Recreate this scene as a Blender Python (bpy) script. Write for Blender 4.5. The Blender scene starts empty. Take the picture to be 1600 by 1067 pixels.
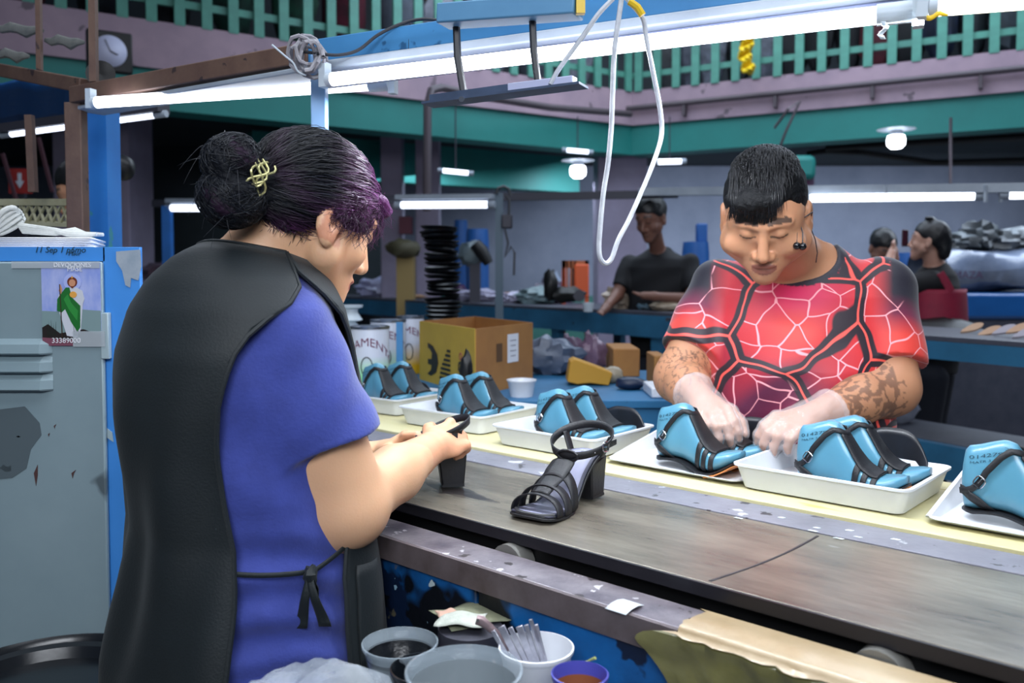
import bpy, bmesh, math, random
import numpy as np
from mathutils import Vector, Matrix
random.seed(7); rng = np.random.default_rng(7)
sc = bpy.context.scene; COL = sc.collection
# ------------------------------------------------------------------ camera, world, lights
F = 1350.0; CY = 484.0; PITCH = math.radians(2.5); H = 1.38
cp_, sp_ = math.cos(PITCH), math.sin(PITCH)
cd = bpy.data.cameras.new('camera'); cam = bpy.data.objects.new('camera', cd); COL.objects.link(cam)
cam.location = (0, 0, H); cam.rotation_euler = (math.radians(90-2.5), 0, 0)
cd.sensor_width = 36; cd.lens = F/1600*36; cd.shift_y = -(533.5-CY)/1600
cd.clip_start = .05; cd.clip_end = 100
cd.dof.use_dof = True; cd.dof.focus_distance = 1.62; cd.dof.aperture_fstop = 4.0
sc.camera = cam
w = bpy.data.worlds.new('world'); sc.world = w; w.use_nodes = True
w.node_tree.nodes['Background'].inputs[0].default_value = (.36, .46, .68, 1)
w.node_tree.nodes['Background'].inputs[1].default_value = .17
sc.view_settings.view_transform = 'Standard'; sc.view_settings.look = 'None'
sc.view_settings.gamma = 1; sc.view_settings.exposure = 0.0; sc.view_settings.use_curve_mapping = False
def area(name, loc, rot, size, power, col, spread=180):
    l = bpy.data.lights.new(name, 'AREA'); l.shape = 'RECTANGLE'; l.size, l.size_y = size
    l.energy = power; l.color = col; l.spread = math.radians(spread)
    o = bpy.data.objects.new(name, l); COL.objects.link(o); o.location = loc; o.rotation_euler = [math.radians(a) for a in rot]
area('fill_light_hall', (.2, 1.2, 4.4), (0, 0, 0), (5, 3.4), 150, (.86, .92, 1))  # unseen overhead light, added as the main light on the two workers
area('fill_light_behind', (.1, -1.4, 2.7), (64, 0, 0), (2.4, .8), 27, (.88, .93, 1), 95)  # unseen fill added behind the camera for light from the front
area('fill_light_far', (2.0, 6.4, 4.3), (0, 0, 0), (6, 2.5), 190, (.72, .84, 1))  # unseen fill added to brighten the far half of the hall
area('fill_light_bench', (4.6, 5.9, 2.5), (0, 0, 0), (2.6, 1.2), 60, (.74, .85, 1))  # added fill pointing down on the far benches, without a fixture
area('under_balcony_fill', (3.5, 9.8, 2.45), (25, 0, 0), (6, .5), 130, (.74, .84, 1))  # added fill that brightens the wall under the right balcony
area('under_balcony_fill', (-1.2, 9.3, 2.4), (15, 0, 0), (3.5, .4), 24, (.7, .86, 1))  # weaker added fill under the left balcony, besides the modelled tubes
area('upstairs_fill', (1.5, 8.0, 5.6), (50, 0, 0), (7, 1.0), 130, (.82, .9, 1))  # added fill that brightens the goods behind the railings
area('worktable_tube_light', (.15, 1.60, 1.76), (0, 0, -33), (1.2, .03), 16, (.86, .92, 1))

# ------------------------------------------------------------------ coordinates
def ray(px, py):
    x = (px-800)/F; y = -(py-CY)/F
    return Vector((x, cp_+y*sp_, -sp_+y*cp_))
def P(px, py, Y): r = ray(px, py); return Vector((0, 0, H)) + r*(Y/r.y)
def G(px, py, z): r = ray(px, py); return Vector((0, 0, H)) + r*((z-H)/r.z)
A48 = math.radians(48); SX, SY = math.sin(A48), -math.cos(A48); TX, TY = math.cos(A48), math.sin(A48)
def ST(s, t, z): return Vector((SX*s+TX*t, SY*s+TY*t, z))
S3 = Vector((SX, SY, 0)); T3 = Vector((TX, TY, 0)); Z3 = Vector((0, 0, 1))

# ------------------------------------------------------------------ materials
MATS = {}
def C(h):
    h = h.lstrip('#'); c = [int(h[i:i+2], 16)/255 for i in (0, 2, 4)]
    return tuple((x/12.92 if x <= .04045 else ((x+.055)/1.055)**2.4) for x in c)+(1,)
def mat(name, col, rough=.5, metal=0, col2=None, nscale=6, namt=.5, bump=0, bscale=60, stretch=None, spots=None,
        emit=None, alpha=None, trans=0, vcol=False, coat=0, sheen=0, sss=0, spot_scale=9, spot_thr=.62, spec=None, ior=None):
    if name in MATS: return MATS[name]
    m = bpy.data.materials.new(name); m.use_nodes = True; MATS[name] = m
    nt = m.node_tree; N, L = nt.nodes, nt.links; b = N['Principled BSDF']
    c1 = C(col) if isinstance(col, str) else tuple(col)+(1,)
    b.inputs['Base Color'].default_value = c1; b.inputs['Roughness'].default_value = rough; b.inputs['Metallic'].default_value = metal
    tc = N.new('ShaderNodeTexCoord'); mp = N.new('ShaderNodeMapping'); L.new(tc.outputs['Object'], mp.inputs[0])
    if stretch: mp.vector_type = 'TEXTURE'; mp.inputs['Scale'].default_value = stretch[:3]; mp.inputs['Rotation'].default_value = (0, 0, stretch[3] if len(stretch) > 3 else 0)
    out = None
    if vcol:
        at = N.new('ShaderNodeAttribute'); at.attribute_name = 'Col'; out = at.outputs['Color']
    if col2:
        nz = N.new('ShaderNodeTexNoise'); nz.inputs['Scale'].default_value = nscale; nz.inputs['Detail'].default_value = 8; nz.inputs['Roughness'].default_value = .62
        L.new(mp.outputs[0], nz.inputs['Vector'])
        rp = N.new('ShaderNodeValToRGB'); rp.color_ramp.elements[0].position = .5-namt*.35; rp.color_ramp.elements[1].position = .5+namt*.35
        rp.color_ramp.elements[0].color = c1; rp.color_ramp.elements[1].color = C(col2); L.new(nz.outputs['Fac'], rp.inputs[0])
        if out:
            mx = N.new('ShaderNodeMix'); mx.data_type = 'RGBA'; mx.blend_type = 'MULTIPLY'; mx.inputs[0].default_value = 1
            L.new(out, mx.inputs[6]); L.new(rp.outputs[0], mx.inputs[7]); out = mx.outputs[2]
        else: out = rp.outputs[0]
    if spots:
        for i, sp in enumerate(spots if isinstance(spots, list) else [spots]):
            scol, sscale, thr = sp if isinstance(sp, tuple) else (sp, spot_scale, spot_thr)
            n2 = N.new('ShaderNodeTexNoise'); n2.inputs['Scale'].default_value = sscale; n2.inputs['Detail'].default_value = 4
            mp2 = N.new('ShaderNodeMapping'); mp2.inputs['Location'].default_value = (i*3.7+1, i*1.3, i*2.1); L.new(mp.outputs[0], mp2.inputs[0])
            L.new(mp2.outputs[0], n2.inputs['Vector'])
            r2 = N.new('ShaderNodeValToRGB'); r2.color_ramp.elements[0].position = thr; r2.color_ramp.elements[1].position = thr+.02
            L.new(n2.outputs['Fac'], r2.inputs[0])
            mx = N.new('ShaderNodeMix'); mx.data_type = 'RGBA'; L.new(r2.outputs[0], mx.inputs[0])
            if out: L.new(out, mx.inputs[6])
            else: mx.inputs[6].default_value = c1
            mx.inputs[7].default_value = C(scol); out = mx.outputs[2]
    if out: L.new(out, b.inputs['Base Color'])
    if bump:
        n3 = N.new('ShaderNodeTexNoise'); n3.inputs['Scale'].default_value = bscale; n3.inputs['Detail'].default_value = 5; L.new(mp.outputs[0], n3.inputs['Vector'])
        bp = N.new('ShaderNodeBump'); bp.inputs['Strength'].default_value = bump; bp.inputs['Distance'].default_value = .01
        L.new(n3.outputs['Fac'], bp.inputs['Height']); L.new(bp.outputs[0], b.inputs['Normal'])
    if emit: b.inputs['Emission Color'].default_value = C(emit[0]); b.inputs['Emission Strength'].default_value = emit[1]
    if alpha is not None: b.inputs['Alpha'].default_value = alpha
    if trans: b.inputs['Transmission Weight'].default_value = trans
    if coat: b.inputs['Coat Weight'].default_value = coat; b.inputs['Coat Roughness'].default_value = .15
    if sheen: b.inputs['Sheen Weight'].default_value = sheen
    if sss: b.inputs['Subsurface Weight'].default_value = sss; b.inputs['Subsurface Radius'].default_value = (.02, .008, .004); b.inputs['Subsurface Scale'].default_value = .4
    if spec is not None: b.inputs['Specular IOR Level'].default_value = spec
    return m

# ------------------------------------------------------------------ mesh builder
class MB:
    def __init__(s): s.v = []; s.f = []; s.c = None
    def add(s, vs, fs):
        n = len(s.v); s.v += [tuple(v) for v in vs]; s.f += [tuple(i+n for i in f) for f in fs]; return s
    def obox(s, o, ex, ey, ez):
        o, ex, ey, ez = Vector(o), Vector(ex), Vector(ey), Vector(ez)
        vs = [o+ex*i+ey*j+ez*k for k in (-.5, .5) for j in (-.5, .5) for i in (-.5, .5)]
        f = [(0, 2, 3, 1), (4, 5, 7, 6), (0, 1, 5, 4), (2, 6, 7, 3), (0, 4, 6, 2), (1, 3, 7, 5)]
        if ex.cross(ey).dot(ez) < 0: f = [q[::-1] for q in f]
        return s.add(vs, f)
    def box(s, x0, x1, y0, y1, z0, z1): return s.obox(((x0+x1)/2, (y0+y1)/2, (z0+z1)/2), (x1-x0, 0, 0), (0, y1-y0, 0), (0, 0, z1-z0))
    def bst(s, s0, s1, t0, t1, z0, z1): return s.obox(ST((s0+s1)/2, (t0+t1)/2, (z0+z1)/2), S3*(s1-s0), T3*(t1-t0), Z3*(z1-z0))
    def bar(s, a, b, wd, ht, up=Z3, off=0):
        a, b = Vector(a), Vector(b); d = b-a; sd = d.cross(up).normalized(); u = sd.cross(d).normalized()
        return s.obox((a+b)/2+u*off, d, sd*wd, u*ht)
    def tube(s, pts, r, n=8, cap=True, flat=1.0, upv=None):
        pts = [Vector(p) for p in pts]; m = len(pts); rs = r if isinstance(r, (list, tuple)) else [r]*m
        rings = []; prev = None
        for i, p in enumerate(pts):
            d = (pts[min(i+1, m-1)]-pts[max(i-1, 0)]).normalized()
            if prev is None:
                a = Vector(upv) if upv else (Z3 if abs(d.z) < .9 else Vector((1, 0, 0)))
                u = (a-d*a.dot(d)).normalized()
            else: u = (prev-d*prev.dot(d)).normalized()
            prev = u; v = d.cross(u)
            rings.append([p+u*(math.cos(2*math.pi*k/n)*rs[i])+v*(math.sin(2*math.pi*k/n)*rs[i]*flat) for k in range(n)])
        vs = [q for rg in rings for q in rg]; fs = []
        for i in range(m-1):
            for k in range(n): fs.append((i*n+k, i*n+(k+1) % n, (i+1)*n+(k+1) % n, (i+1)*n+k))
        if cap: fs.append(tuple(range(n-1, -1, -1))); fs.append(tuple((m-1)*n+k for k in range(n)))
        return s.add(vs, fs)
    def lathe(s, prof, c=(0, 0, 0), n=32, sq=1.0, cap=False):
        vs = []; fs = []; m = len(prof)
        for r, z in prof:
            for k in range(n):
                a = 2*math.pi*k/n; vs.append((c[0]+r*math.cos(a), c[1]+r*math.sin(a)*sq, c[2]+z))
        for i in range(m-1):
            for k in range(n): fs.append((i*n+k, i*n+(k+1) % n, (i+1)*n+(k+1) % n, (i+1)*n+k))
        if cap: fs.append(tuple(range(n-1, -1, -1))); fs.append(tuple((m-1)*n+k for k in range(n)))
        return s.add(vs, fs)
    def grid(s, fn, nu, nv, wrap=False):
        n = len(s.v); vs = [fn(i/(nu-1 if not wrap else nu), j/(nv-1)) for j in range(nv) for i in range(nu)]; fs = []
        for j in range(nv-1):
            for i in range(nu if wrap else nu-1):
                i2 = (i+1) % nu; fs.append((j*nu+i, j*nu+i2, (j+1)*nu+i2, (j+1)*nu+i))
        return s.add(vs, fs)
    def prism(s, poly, o, ex, ey, ez):
        o, ex, ey, ez = Vector(o), Vector(ex), Vector(ey), Vector(ez); n = len(poly)
        vs = [o+ex*x+ey*y for x, y in poly]+[o+ex*x+ey*y+ez for x, y in poly]
        return s.add(vs, [tuple(range(n-1, -1, -1)), tuple(range(n, 2*n))]+[(i, (i+1) % n, n+(i+1) % n, n+i) for i in range(n)])
    def blob(s, c, r, n=14, m=9, amp=.12, seed=0, freq=3.0, R=None):
        rd = random.Random(seed); ph = [rd.uniform(0, 6.28) for _ in range(6)]
        def fn(u, v):
            a = 2*math.pi*u; b = math.pi*(v-.5)
            d = Vector((math.cos(a)*math.cos(b), math.sin(a)*math.cos(b), math.sin(b)))
            k = 1+amp*(math.sin(freq*d.x*2+ph[0])*math.cos(freq*d.y*2+ph[1])+.6*math.sin(freq*3.7*d.z+ph[2]+freq*2*d.x)+.4*math.sin(freq*5*d.y+ph[3])*math.sin(freq*5*d.x+ph[4]))
            p = Vector((d.x*r[0], d.y*r[1], d.z*r[2]))*k
            if R: p = R @ p
            return Vector(c)+p
        return s.grid(fn, n, m, True)
def mesh_of(mb, name, smooth=True, ang=.7):
    me = bpy.data.meshes.new(name); me.from_pydata([tuple(v) for v in mb.v], [], mb.f); me.validate(); me.update()
    if smooth:
        me.polygons.foreach_set('use_smooth', [True]*len(me.polygons))
        if ang: me.set_sharp_from_angle(angle=ang)
    return me
def np_mesh(name, V, Fq, col=None):
    me = bpy.data.meshes.new(name); nv, nf = len(V), len(Fq); k = Fq.shape[1]
    me.vertices.add(nv); me.vertices.foreach_set('co', np.asarray(V, np.float32).ravel())
    me.loops.add(nf*k); me.loops.foreach_set('vertex_index', Fq.astype(np.int32).ravel())
    me.polygons.add(nf); me.polygons.foreach_set('loop_start', np.arange(nf, dtype=np.int32)*k)
    me.polygons.foreach_set('use_smooth', np.ones(nf, bool)); me.update(calc_edges=True); me.validate()
    if col is not None:
        at = me.color_attributes.new('Col', 'FLOAT_COLOR', 'POINT')
        at.data.foreach_set('color', np.concatenate([col, np.ones((len(col), 1))], 1).astype(np.float32).ravel())
    return me
def tag(o, label=None, cat=None, group=None, kind=None):
    if label: o['label'] = label
    if cat: o['category'] = cat
    if group: o['group'] = group
    if kind: o['kind'] = kind
    return o
def thing(name, label, cat, loc=(0, 0, 0), group=None, rz=0):
    o = bpy.data.objects.new(name, None); COL.objects.link(o); o.location = loc; o.rotation_euler = (0, 0, rz)
    o.empty_display_size = .05
    return tag(o, label, cat, group)
def root_of(o):
    while o.parent: o = o.parent
    return o
def part(name, mb, m, parent=None, bev=0, solid=0, local=False, smooth=True, ang=.7, label=None, sub=0):
    me = mb if isinstance(mb, bpy.types.Mesh) else mesh_of(mb, name, smooth, ang)
    if parent is not None and not local:
        me.transform(Matrix.Translation(-Vector(root_of(parent).location)))
    me.materials.append(m)
    o = bpy.data.objects.new(name, me); COL.objects.link(o)
    if parent is not None: o.parent = parent
    if solid: md = o.modifiers.new('thick', 'SOLIDIFY'); md.thickness = solid; md.offset = 0
    if sub: md = o.modifiers.new('sub', 'SUBSURF'); md.levels = sub; md.render_levels = sub
    if bev: md = o.modifiers.new('bevel', 'BEVEL'); md.width = bev; md.segments = 2; md.limit_method = 'ANGLE'
    if label: o['label'] = label
    return o
def solo(name, mb, m, label, cat, group=None, **k):
    """one-mesh thing; origin is moved to the base of its geometry"""
    me = mb if isinstance(mb, bpy.types.Mesh) else mesh_of(mb, name, k.pop('smooth', True), k.pop('ang', .7))
    co = np.empty(len(me.vertices)*3, np.float32); me.vertices.foreach_get('co', co); co = co.reshape(-1, 3)
    b = Vector(((co[:, 0].min()+co[:, 0].max())/2, (co[:, 1].min()+co[:, 1].max())/2, co[:, 2].min()))
    me.transform(Matrix.Translation(-b)); o = part(name, me, m, None, **k); o.location = b
    return tag(o, label, cat, group)
def struct(name, mb, m, parent=None, **k):
    o = part(name, mb, m, parent, **k)
    if parent is None: o['kind'] = 'structure'
    return o
def dup(root, loc=None, rz=None, label=None, group=None):
    r = root.copy(); COL.objects.link(r)
    if loc is not None: r.location = loc
    if rz is not None: r.rotation_euler = (0, 0, rz)
    if label: r['label'] = label
    if group: r['group'] = group
    for ch in list(root.children):
        c = ch.copy(); COL.objects.link(c); c.parent = r
        for g in list(ch.children):
            d = g.copy(); COL.objects.link(d); d.parent = c
    return r
def text_mesh(txt, size, ext=.0004, align='LEFT', shear=0):
    cu = bpy.data.curves.new('lettering', 'FONT'); cu.body = txt; cu.size = size; cu.extrude = ext; cu.align_x = align; cu.shear = shear
    cu.resolution_u = 3
    o = bpy.data.objects.new('lettering', cu); COL.objects.link(o)
    dg = bpy.context.evaluated_depsgraph_get(); me = bpy.data.meshes.new_from_object(o.evaluated_get(dg))
    bpy.data.objects.remove(o); me.materials.clear(); return me
def put_text(txt, size, o, ex, ey, m, parent=None, name='lettering', ext=.0004, align='LEFT', shear=0):
    me = text_mesh(txt, size, ext, align, shear); ex = Vector(ex).normalized(); ey = Vector(ey).normalized(); ez = ex.cross(ey)
    M = Matrix((ex, ey, ez)).transposed().to_4x4(); M.translation = Vector(o); me.transform(M)
    return part(name, me, m, parent)

# ------------------------------------------------------------------ implicit surfaces (bodies, clothes)
def V3(*a): return np.array(a, np.float64)
def smin(a, b, k): h = np.clip(.5+.5*(b-a)/k, 0, 1); return b+(a-b)*h-k*h*(1-h)
def smax(a, b, k): return -smin(-a, -b, k)
def ell(p, c, r):
    q = p-np.asarray(c); r = np.asarray(r, float); k0 = np.linalg.norm(q/r, axis=1); k1 = np.linalg.norm(q/(r*r), axis=1)+1e-9
    return k0*(k0-1)/k1
def rcone(p, a, b, r1, r2):
    a = np.asarray(a, float); b = np.asarray(b, float); d = b-a; t = np.clip((p-a)@d/(d@d), 0, 1)
    return np.linalg.norm(p-a-t[:, None]*d, axis=1)-(r1+(r2-r1)*t)
def chain(p, pts, rs, k=.01):
    d = None
    for i in range(len(pts)-1):
        e = rcone(p, pts[i], pts[i+1], rs[i], rs[i+1]); d = e if d is None else smin(d, e, k)
    return d
def loftd(p, zs, cx, cy, a, b, n=2.0):
    z = p[:, 2]; X = (p[:, 0]-np.interp(z, zs, cx)); Y = (p[:, 1]-np.interp(z, zs, cy)); A = np.interp(z, zs, a); B = np.interp(z, zs, b)
    q = (np.abs(X/A)**n+np.abs(Y/B)**n)**(1/n); d = (q-1)*np.minimum(A, B)
    return np.maximum(d, np.maximum(zs[0]-z, z-zs[-1]))
def polyg(f, lo, hi, h, m=4):
    lo = np.asarray(lo, float); hi = np.asarray(hi, float); nc = np.ceil((hi-lo)/(h*m)).astype(int)+1; n = nc*m+1
    cg = np.stack(np.meshgrid(*[lo[i]+np.arange(nc[i]+1)*h*m for i in range(3)], indexing='ij'), -1)
    dc = f(cg.reshape(-1, 3)).reshape(nc+1)
    thr = h*m*1.9
    near = np.abs(dc) < thr; cell = np.zeros(nc, bool)
    for i in (0, 1):
        for j in (0, 1):
            for k in (0, 1): cell |= near[i:nc[0]+i, j:nc[1]+j, k:nc[2]+k]
    D = np.repeat(np.repeat(np.repeat(dc[:-1, :-1, :-1], m, 0), m, 1), m, 2).astype(np.float32)
    D = np.pad(D, ((0, 1),)*3, mode='edge')
    fine = np.zeros(n, bool); fc = np.repeat(np.repeat(np.repeat(cell, m, 0), m, 1), m, 2)
    fine[:-1, :-1, :-1] |= fc; fine[1:, 1:, 1:] |= fc; fine[1:, :-1, :-1] |= fc; fine[:-1, 1:, :-1] |= fc; fine[:-1, :-1, 1:] |= fc
    idx = np.argwhere(fine); out = np.empty(len(idx), np.float32)
    for s in range(0, len(idx), 200000): out[s:s+200000] = f(lo+idx[s:s+200000]*h)
    D[fine] = out
    ins = D < 0; N = np.array(D.shape)
    act = np.zeros(N-1, np.int8)
    for i in (0, 1):
        for j in (0, 1):
            for k in (0, 1): act += ins[i:N[0]-1+i, j:N[1]-1+j, k:N[2]-1+k]
    ci = np.argwhere((act > 0) & (act < 8))
    imap = np.full(N-1, -1, np.int32); imap[tuple(ci.T)] = np.arange(len(ci))
    acc = np.zeros((len(ci), 3)); cnt = np.zeros(len(ci))
    for ax in range(3):
        o1, o2 = [i for i in range(3) if i != ax]
        for a in (0, 1):
            for b in (0, 1):
                p0 = ci.copy(); p0[:, o1] += a; p0[:, o2] += b; p1 = p0.copy(); p1[:, ax] += 1
                d0 = D[tuple(p0.T)]; d1 = D[tuple(p1.T)]; ok = (d0 < 0) != (d1 < 0)
                t = np.where(ok, d0/(d0-d1+1e-12), 0); q = p0.astype(float); q[:, ax] += t
                acc += q*ok[:, None]; cnt += ok
    V = lo+(acc/cnt[:, None])*h
    faces = []
    for ax in range(3):
        o1, o2 = (ax+1) % 3, (ax+2) % 3
        sl0 = [slice(None)]*3; sl1 = [slice(None)]*3; sl0[ax] = slice(0, -1); sl1[ax] = slice(1, None)
        e = ins[tuple(sl0)] != ins[tuple(sl1)]; ei = np.argwhere(e)
        ok = (ei[:, o1] > 0) & (ei[:, o2] > 0) & (ei[:, o1] < N[o1]-1) & (ei[:, o2] < N[o2]-1); ei = ei[ok]
        if not len(ei): continue
        flip = ins[tuple(ei.T)]
        q = []
        for da, db in ((1, 1), (0, 1), (0, 0), (1, 0)):
            c = ei.copy(); c[:, o1] -= da; c[:, o2] -= db; q.append(imap[tuple(c.T)])
        q = np.stack(q, 1); q[~flip] = q[~flip][:, ::-1]; faces.append(q)
    return V, np.concatenate(faces)
def fbm(p, s, ph=0):
    x, y, z = p[:, 0]*s, p[:, 1]*s, p[:, 2]*s
    return (np.sin(x*1.7+ph+1.3*np.sin(y*1.1+ph))*np.cos(z*1.3+1.1*np.sin(x*.9))+.5*np.sin(y*3.1+2*np.sin(z*1.9+ph))*np.cos(x*2.7)+.25*np.sin(z*6.3+x*4+ph)*np.sin(y*5.1))/1.75
# frame helper: local (right, forward, up) -> world
class Frame:
    def __init__(s, o, fwd, up=(0, 0, 1)):
        s.o = np.array(o, float); f = np.array(fwd, float); f /= np.linalg.norm(f); u = np.array(up, float)
        r = np.cross(f, u); r /= np.linalg.norm(r); u = np.cross(r, f); s.R = np.stack([r, f, u], 0)
    def loc(s, p): return (np.asarray(p)-s.o)@s.R.T
    def wld(s, q): return np.asarray(q)@s.R+s.o
def head_sdf(q, fem=0, fat=0.0):
    """q in head space: x right, y forward, z up, origin between the ears"""
    d = ell(q, (0, -.012, .042), (.075+fat*.4, .096, .086))
    d = smin(d, ell(q, (0, .035, .02), (.066+fat, .062, .075)), .02)
    d = smin(d, rcone(q, (-.045-fat, .02, -.045), (0, .07, -.088), .028+fat, .022), .03)
    d = smin(d, rcone(q, (.045+fat, .02, -.045), (0, .07, -.088), .028+fat, .022), .03)
    d = smin(d, ell(q, (0, .062, -.055), (.038, .034, .042)), .02)
    d = smin(d, ell(q, (0, .078, -.098), (.021, .018, .016)), .016)
    for s in (-1, 1):
        d = smin(d, ell(q, (s*(.042+fat*.6), .066, -.026), (.023+fat, .02, .024)), .02)       # cheek
        d = smin(d, rcone(q, (s*.012, .094, .034), (s*.05, .078, .036), .008, .007), .012)     # brow
        d = smax(d, -ell(q, (s*.031, .103, .016), (.019, .013, .012)), .012)
        d = smin(d, ell(q, (s*.031, .080, .014), (.0155, .0145, .0145)), .004)                   # eye with lid
        d = smin(d, ell(q, (s*.0135, .098, -.036), (.010, .012, .009)), .006)                     # nostril wing
        e = ell(q, (s*(.077+fat*.8), -.008, -.002), (.011, .022, .033))
        e = smin(e, ell(q, (s*(.077+fat*.8), -.002, -.03), (.009, .012, .014)), .008)
        e = smax(e, -ell(q, (s*(.092+fat*.8), -.002, .002), (.012, .013, .020)), .006)
        d = smin(d, e, .006)
    d = smin(d, rcone(q, (0, .092, .022), (0, .112, -.028), .008, .0125), .010)
    d = smin(d, ell(q, (0, .094, -.0600), (.024, .010, .0065)), .006)
    d = smin(d, ell(q, (0, .091, -.0735), (.020, .010, .0075)), .006)
    d = smax(d, -ell(q, (0, .104, -.0665), (.024, .008, .0016)), .003)
    return d
def head_col(q, col, lips, brow):
    m = (np.abs(q[:, 0]) < .025) & (q[:, 1] > .085) & (q[:, 2] < -.054) & (q[:, 2] > -.081) & ((q[:, 0]/.027)**2+((q[:, 2]+.0668)/.014)**2 < 1)
    col[m] = lips
    for s in (-1, 1):
        x = (q[:, 0]*s-.032)/.023; zc = .042+.004*(1-x*x)
        m = (np.abs(x) < 1) & (np.abs(q[:, 2]-zc) < .0058*(1-.35*x*x)) & (q[:, 1] > .05); col[m] = col[m]*.15+np.array(brow)*.85
        x = (q[:, 0]*s-.031)/.0165
        m = (np.abs(x) < 1) & (np.abs(q[:, 2]-(.0065+.004*x*x)) < .0022) & (q[:, 1] > .05); col[m] = col[m]*.2+np.array(brow)*.8
    return col
def hand_sdf(q, curl=(1, 1, 1, 1), s=1.0, thumb=1, spread=0.0, tc=.6):
    """hand space: y along the fingers, x to the thumb side, z out of the back of the hand; origin at the wrist"""
    q = q/s; d = rcone(q, (0, -.02, 0), (0, .015, 0), .026, .027)
    d = smin(d, ell(q, (.0, .048, 0), (.040, .046, .017)), .018)
    bx = (.030, .010, -.010, -.029); L = (.072, .080, .074, .058); kn = (.088, .092, .088, .080)
    for i in range(4):
        a = np.array([bx[i], kn[i]-.006, .004]); c = curl[i]; an = spread*(1.5-i)*.12; pts = [np.array([bx[i]*.7, .045, .003]), a]; ang = 0
        for j, (fr, bend) in enumerate(((.45, .75), (.31, 1.05), (.24, .7))):
            ang += bend*c; dr = np.array([math.sin(an), math.cos(ang)*math.cos(an), -math.sin(ang)]); pts.append(pts[-1]+dr*L[i]*fr)
        r = [.0095, .0105, .0092, .0084, .0068]
        d = smin(d, chain(q, pts, r, .004), .005)
    t0 = np.array([.022, .018, -.006]); dirs = [np.array([.62, .70, -.35]), np.array([.25, .8, -.55]), np.array([-.15*tc, .75, -.65])]
    pts = [t0]
    for dr, l in zip(dirs, (.042, .033, .026)): pts.append(pts[-1]+dr/np.linalg.norm(dr)*l)
    d = smin(d, chain(q, pts, [.017, .012, .0105, .0085], .006), .010)
    return d*s
def hand_frame(wrist, along, back): # y = along, z = back of hand
    return Frame(wrist, along, back)
def sdf_obj(name, f, lo, hi, h, m, parent, colf=None):
    V, Q = polyg(f, lo, hi, h); col = colf(V) if colf else None
    return part(name, np_mesh(name, V, Q, col), m, parent)
def strands_mesh(name, paths, rad, cols):
    """paths: list of (k,3) arrays, 3-sided tapering strands"""
    Vs = []; Fs = []; Cs = []; n0 = 0
    for pth, cc in zip(paths, cols):
        k = len(pth); d = np.gradient(pth, axis=0); d /= np.linalg.norm(d, axis=1)[:, None]+1e-9
        a = np.cross(d, V3(.3, .5, .81)); a /= np.linalg.norm(a, axis=1)[:, None]+1e-9; b = np.cross(d, a)
        rr = rad*(1-.75*np.linspace(0, 1, k)**3)[:, None]
        for i in range(3):
            an = 2.0944*i; Vs.append(pth+(a*math.cos(an)+b*math.sin(an))*rr)
        i = np.arange(k-1)
        for s in range(3):
            s2 = (s+1) % 3; Fs.append(np.stack([n0+s*k+i, n0+s2*k+i, n0+s2*k+i+1, n0+s*k+i+1], 1))
        Cs.append(np.tile(cc, (3, 1)) if cc.ndim > 1 else np.tile(cc, (3*k, 1))); n0 += 3*k
    return np_mesh(name, np.concatenate(Vs), np.concatenate(Fs), np.concatenate(Cs))

# ================================================================== SETTING
M_floor = mat('concrete_floor', '#5c5a5c', .55, col2='#75706e', nscale=3, bump=.1)
M_wall = mat('grey_blue_plaster', '#8e96a8', .8, col2='#7b8496', nscale=1.6, bump=.05, bscale=20)
M_wallL = mat('pale_green_plaster', '#93a9a4', .8, col2='#7f938f', nscale=2)
M_dado = mat('green_dado', '#3f7f74', .6, col2='#376e66', nscale=3)
M_dark = mat('dark_soffit', '#1c2a2e', .9, col2='#262f38', nscale=2)
M_teal = mat('teal_beam_paint', '#1b7f78', .55, col2='#16706a', nscale=1.4)
M_fascia = mat('pinkish_concrete', '#a8909c', .8, col2='#8f7c8a', nscale=2.5, spots=[('#6c5f68', 5, .66)])
M_col = mat('mauve_column_paint', '#9d95ad', .7, col2='#877f92', nscale=2)
M_rail = mat('sea_green_railing_paint', '#4f9684', .5, col2='#447f72', nscale=6)
M_black = mat('black_paint', '#0b0c0e', .5)
M_dkmetal = mat('dark_pipe_metal', '#3a3a44', .5, .3)
struct('floor', MB().box(-12, 14, -4, 15, -.1, 0), M_floor)
struct('wall_back', MB().box(-12, 14, 12.0, 12.2, 0, 6.5), M_wall)
struct('wall_left', MB().box(-9.2, -9.0, -4, 12, 0, 6.5), M_wallL)
struct('wall_right', MB().box(9.6, 9.8, -4, 12, 0, 6.5), M_wall)
struct('baseboard_back', MB().box(-9, 9.6, 11.96, 12.0, 0, 1.05), M_dado)
# the mezzanine follows two straight runs meeting at an inner corner
C0 = Vector((1.215, 8.87, 0)); CR = Vector((4.24, 7.16, 0)); CL = Vector((-3.02, 6.14, 0))
CR2 = C0+(CR-C0)*2.0; CL2 = C0+(CL-C0)*1.55
dR = (CR-C0).normalized(); dL = (CL-C0).normalized(); nR = Vector((-dR.y, dR.x, 0)); nR = nR if nR.y > 0 else -nR
nL = Vector((-dL.y, dL.x, 0)); nL = nL if nL.y > 0 else -nL
def run(a, b, n, z0, z1, o0, o1):
    a, b = Vector(a), Vector(b); mid = (a+b)/2+n*((o0+o1)/2); mid.z = (z0+z1)/2
    return MB().obox(mid, b-a, n*(o1-o0), Z3*(z1-z0))
struct('ceiling_slab', MB().prism([(C0.x, C0.y), (CR2.x, CR2.y), (9.6, 12), (-9, 12), (CL2.x, CL2.y)][::-1], (0, 0, 2.84), (1, 0, 0), (0, 1, 0), (0, 0, .34)), M_dark)
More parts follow.
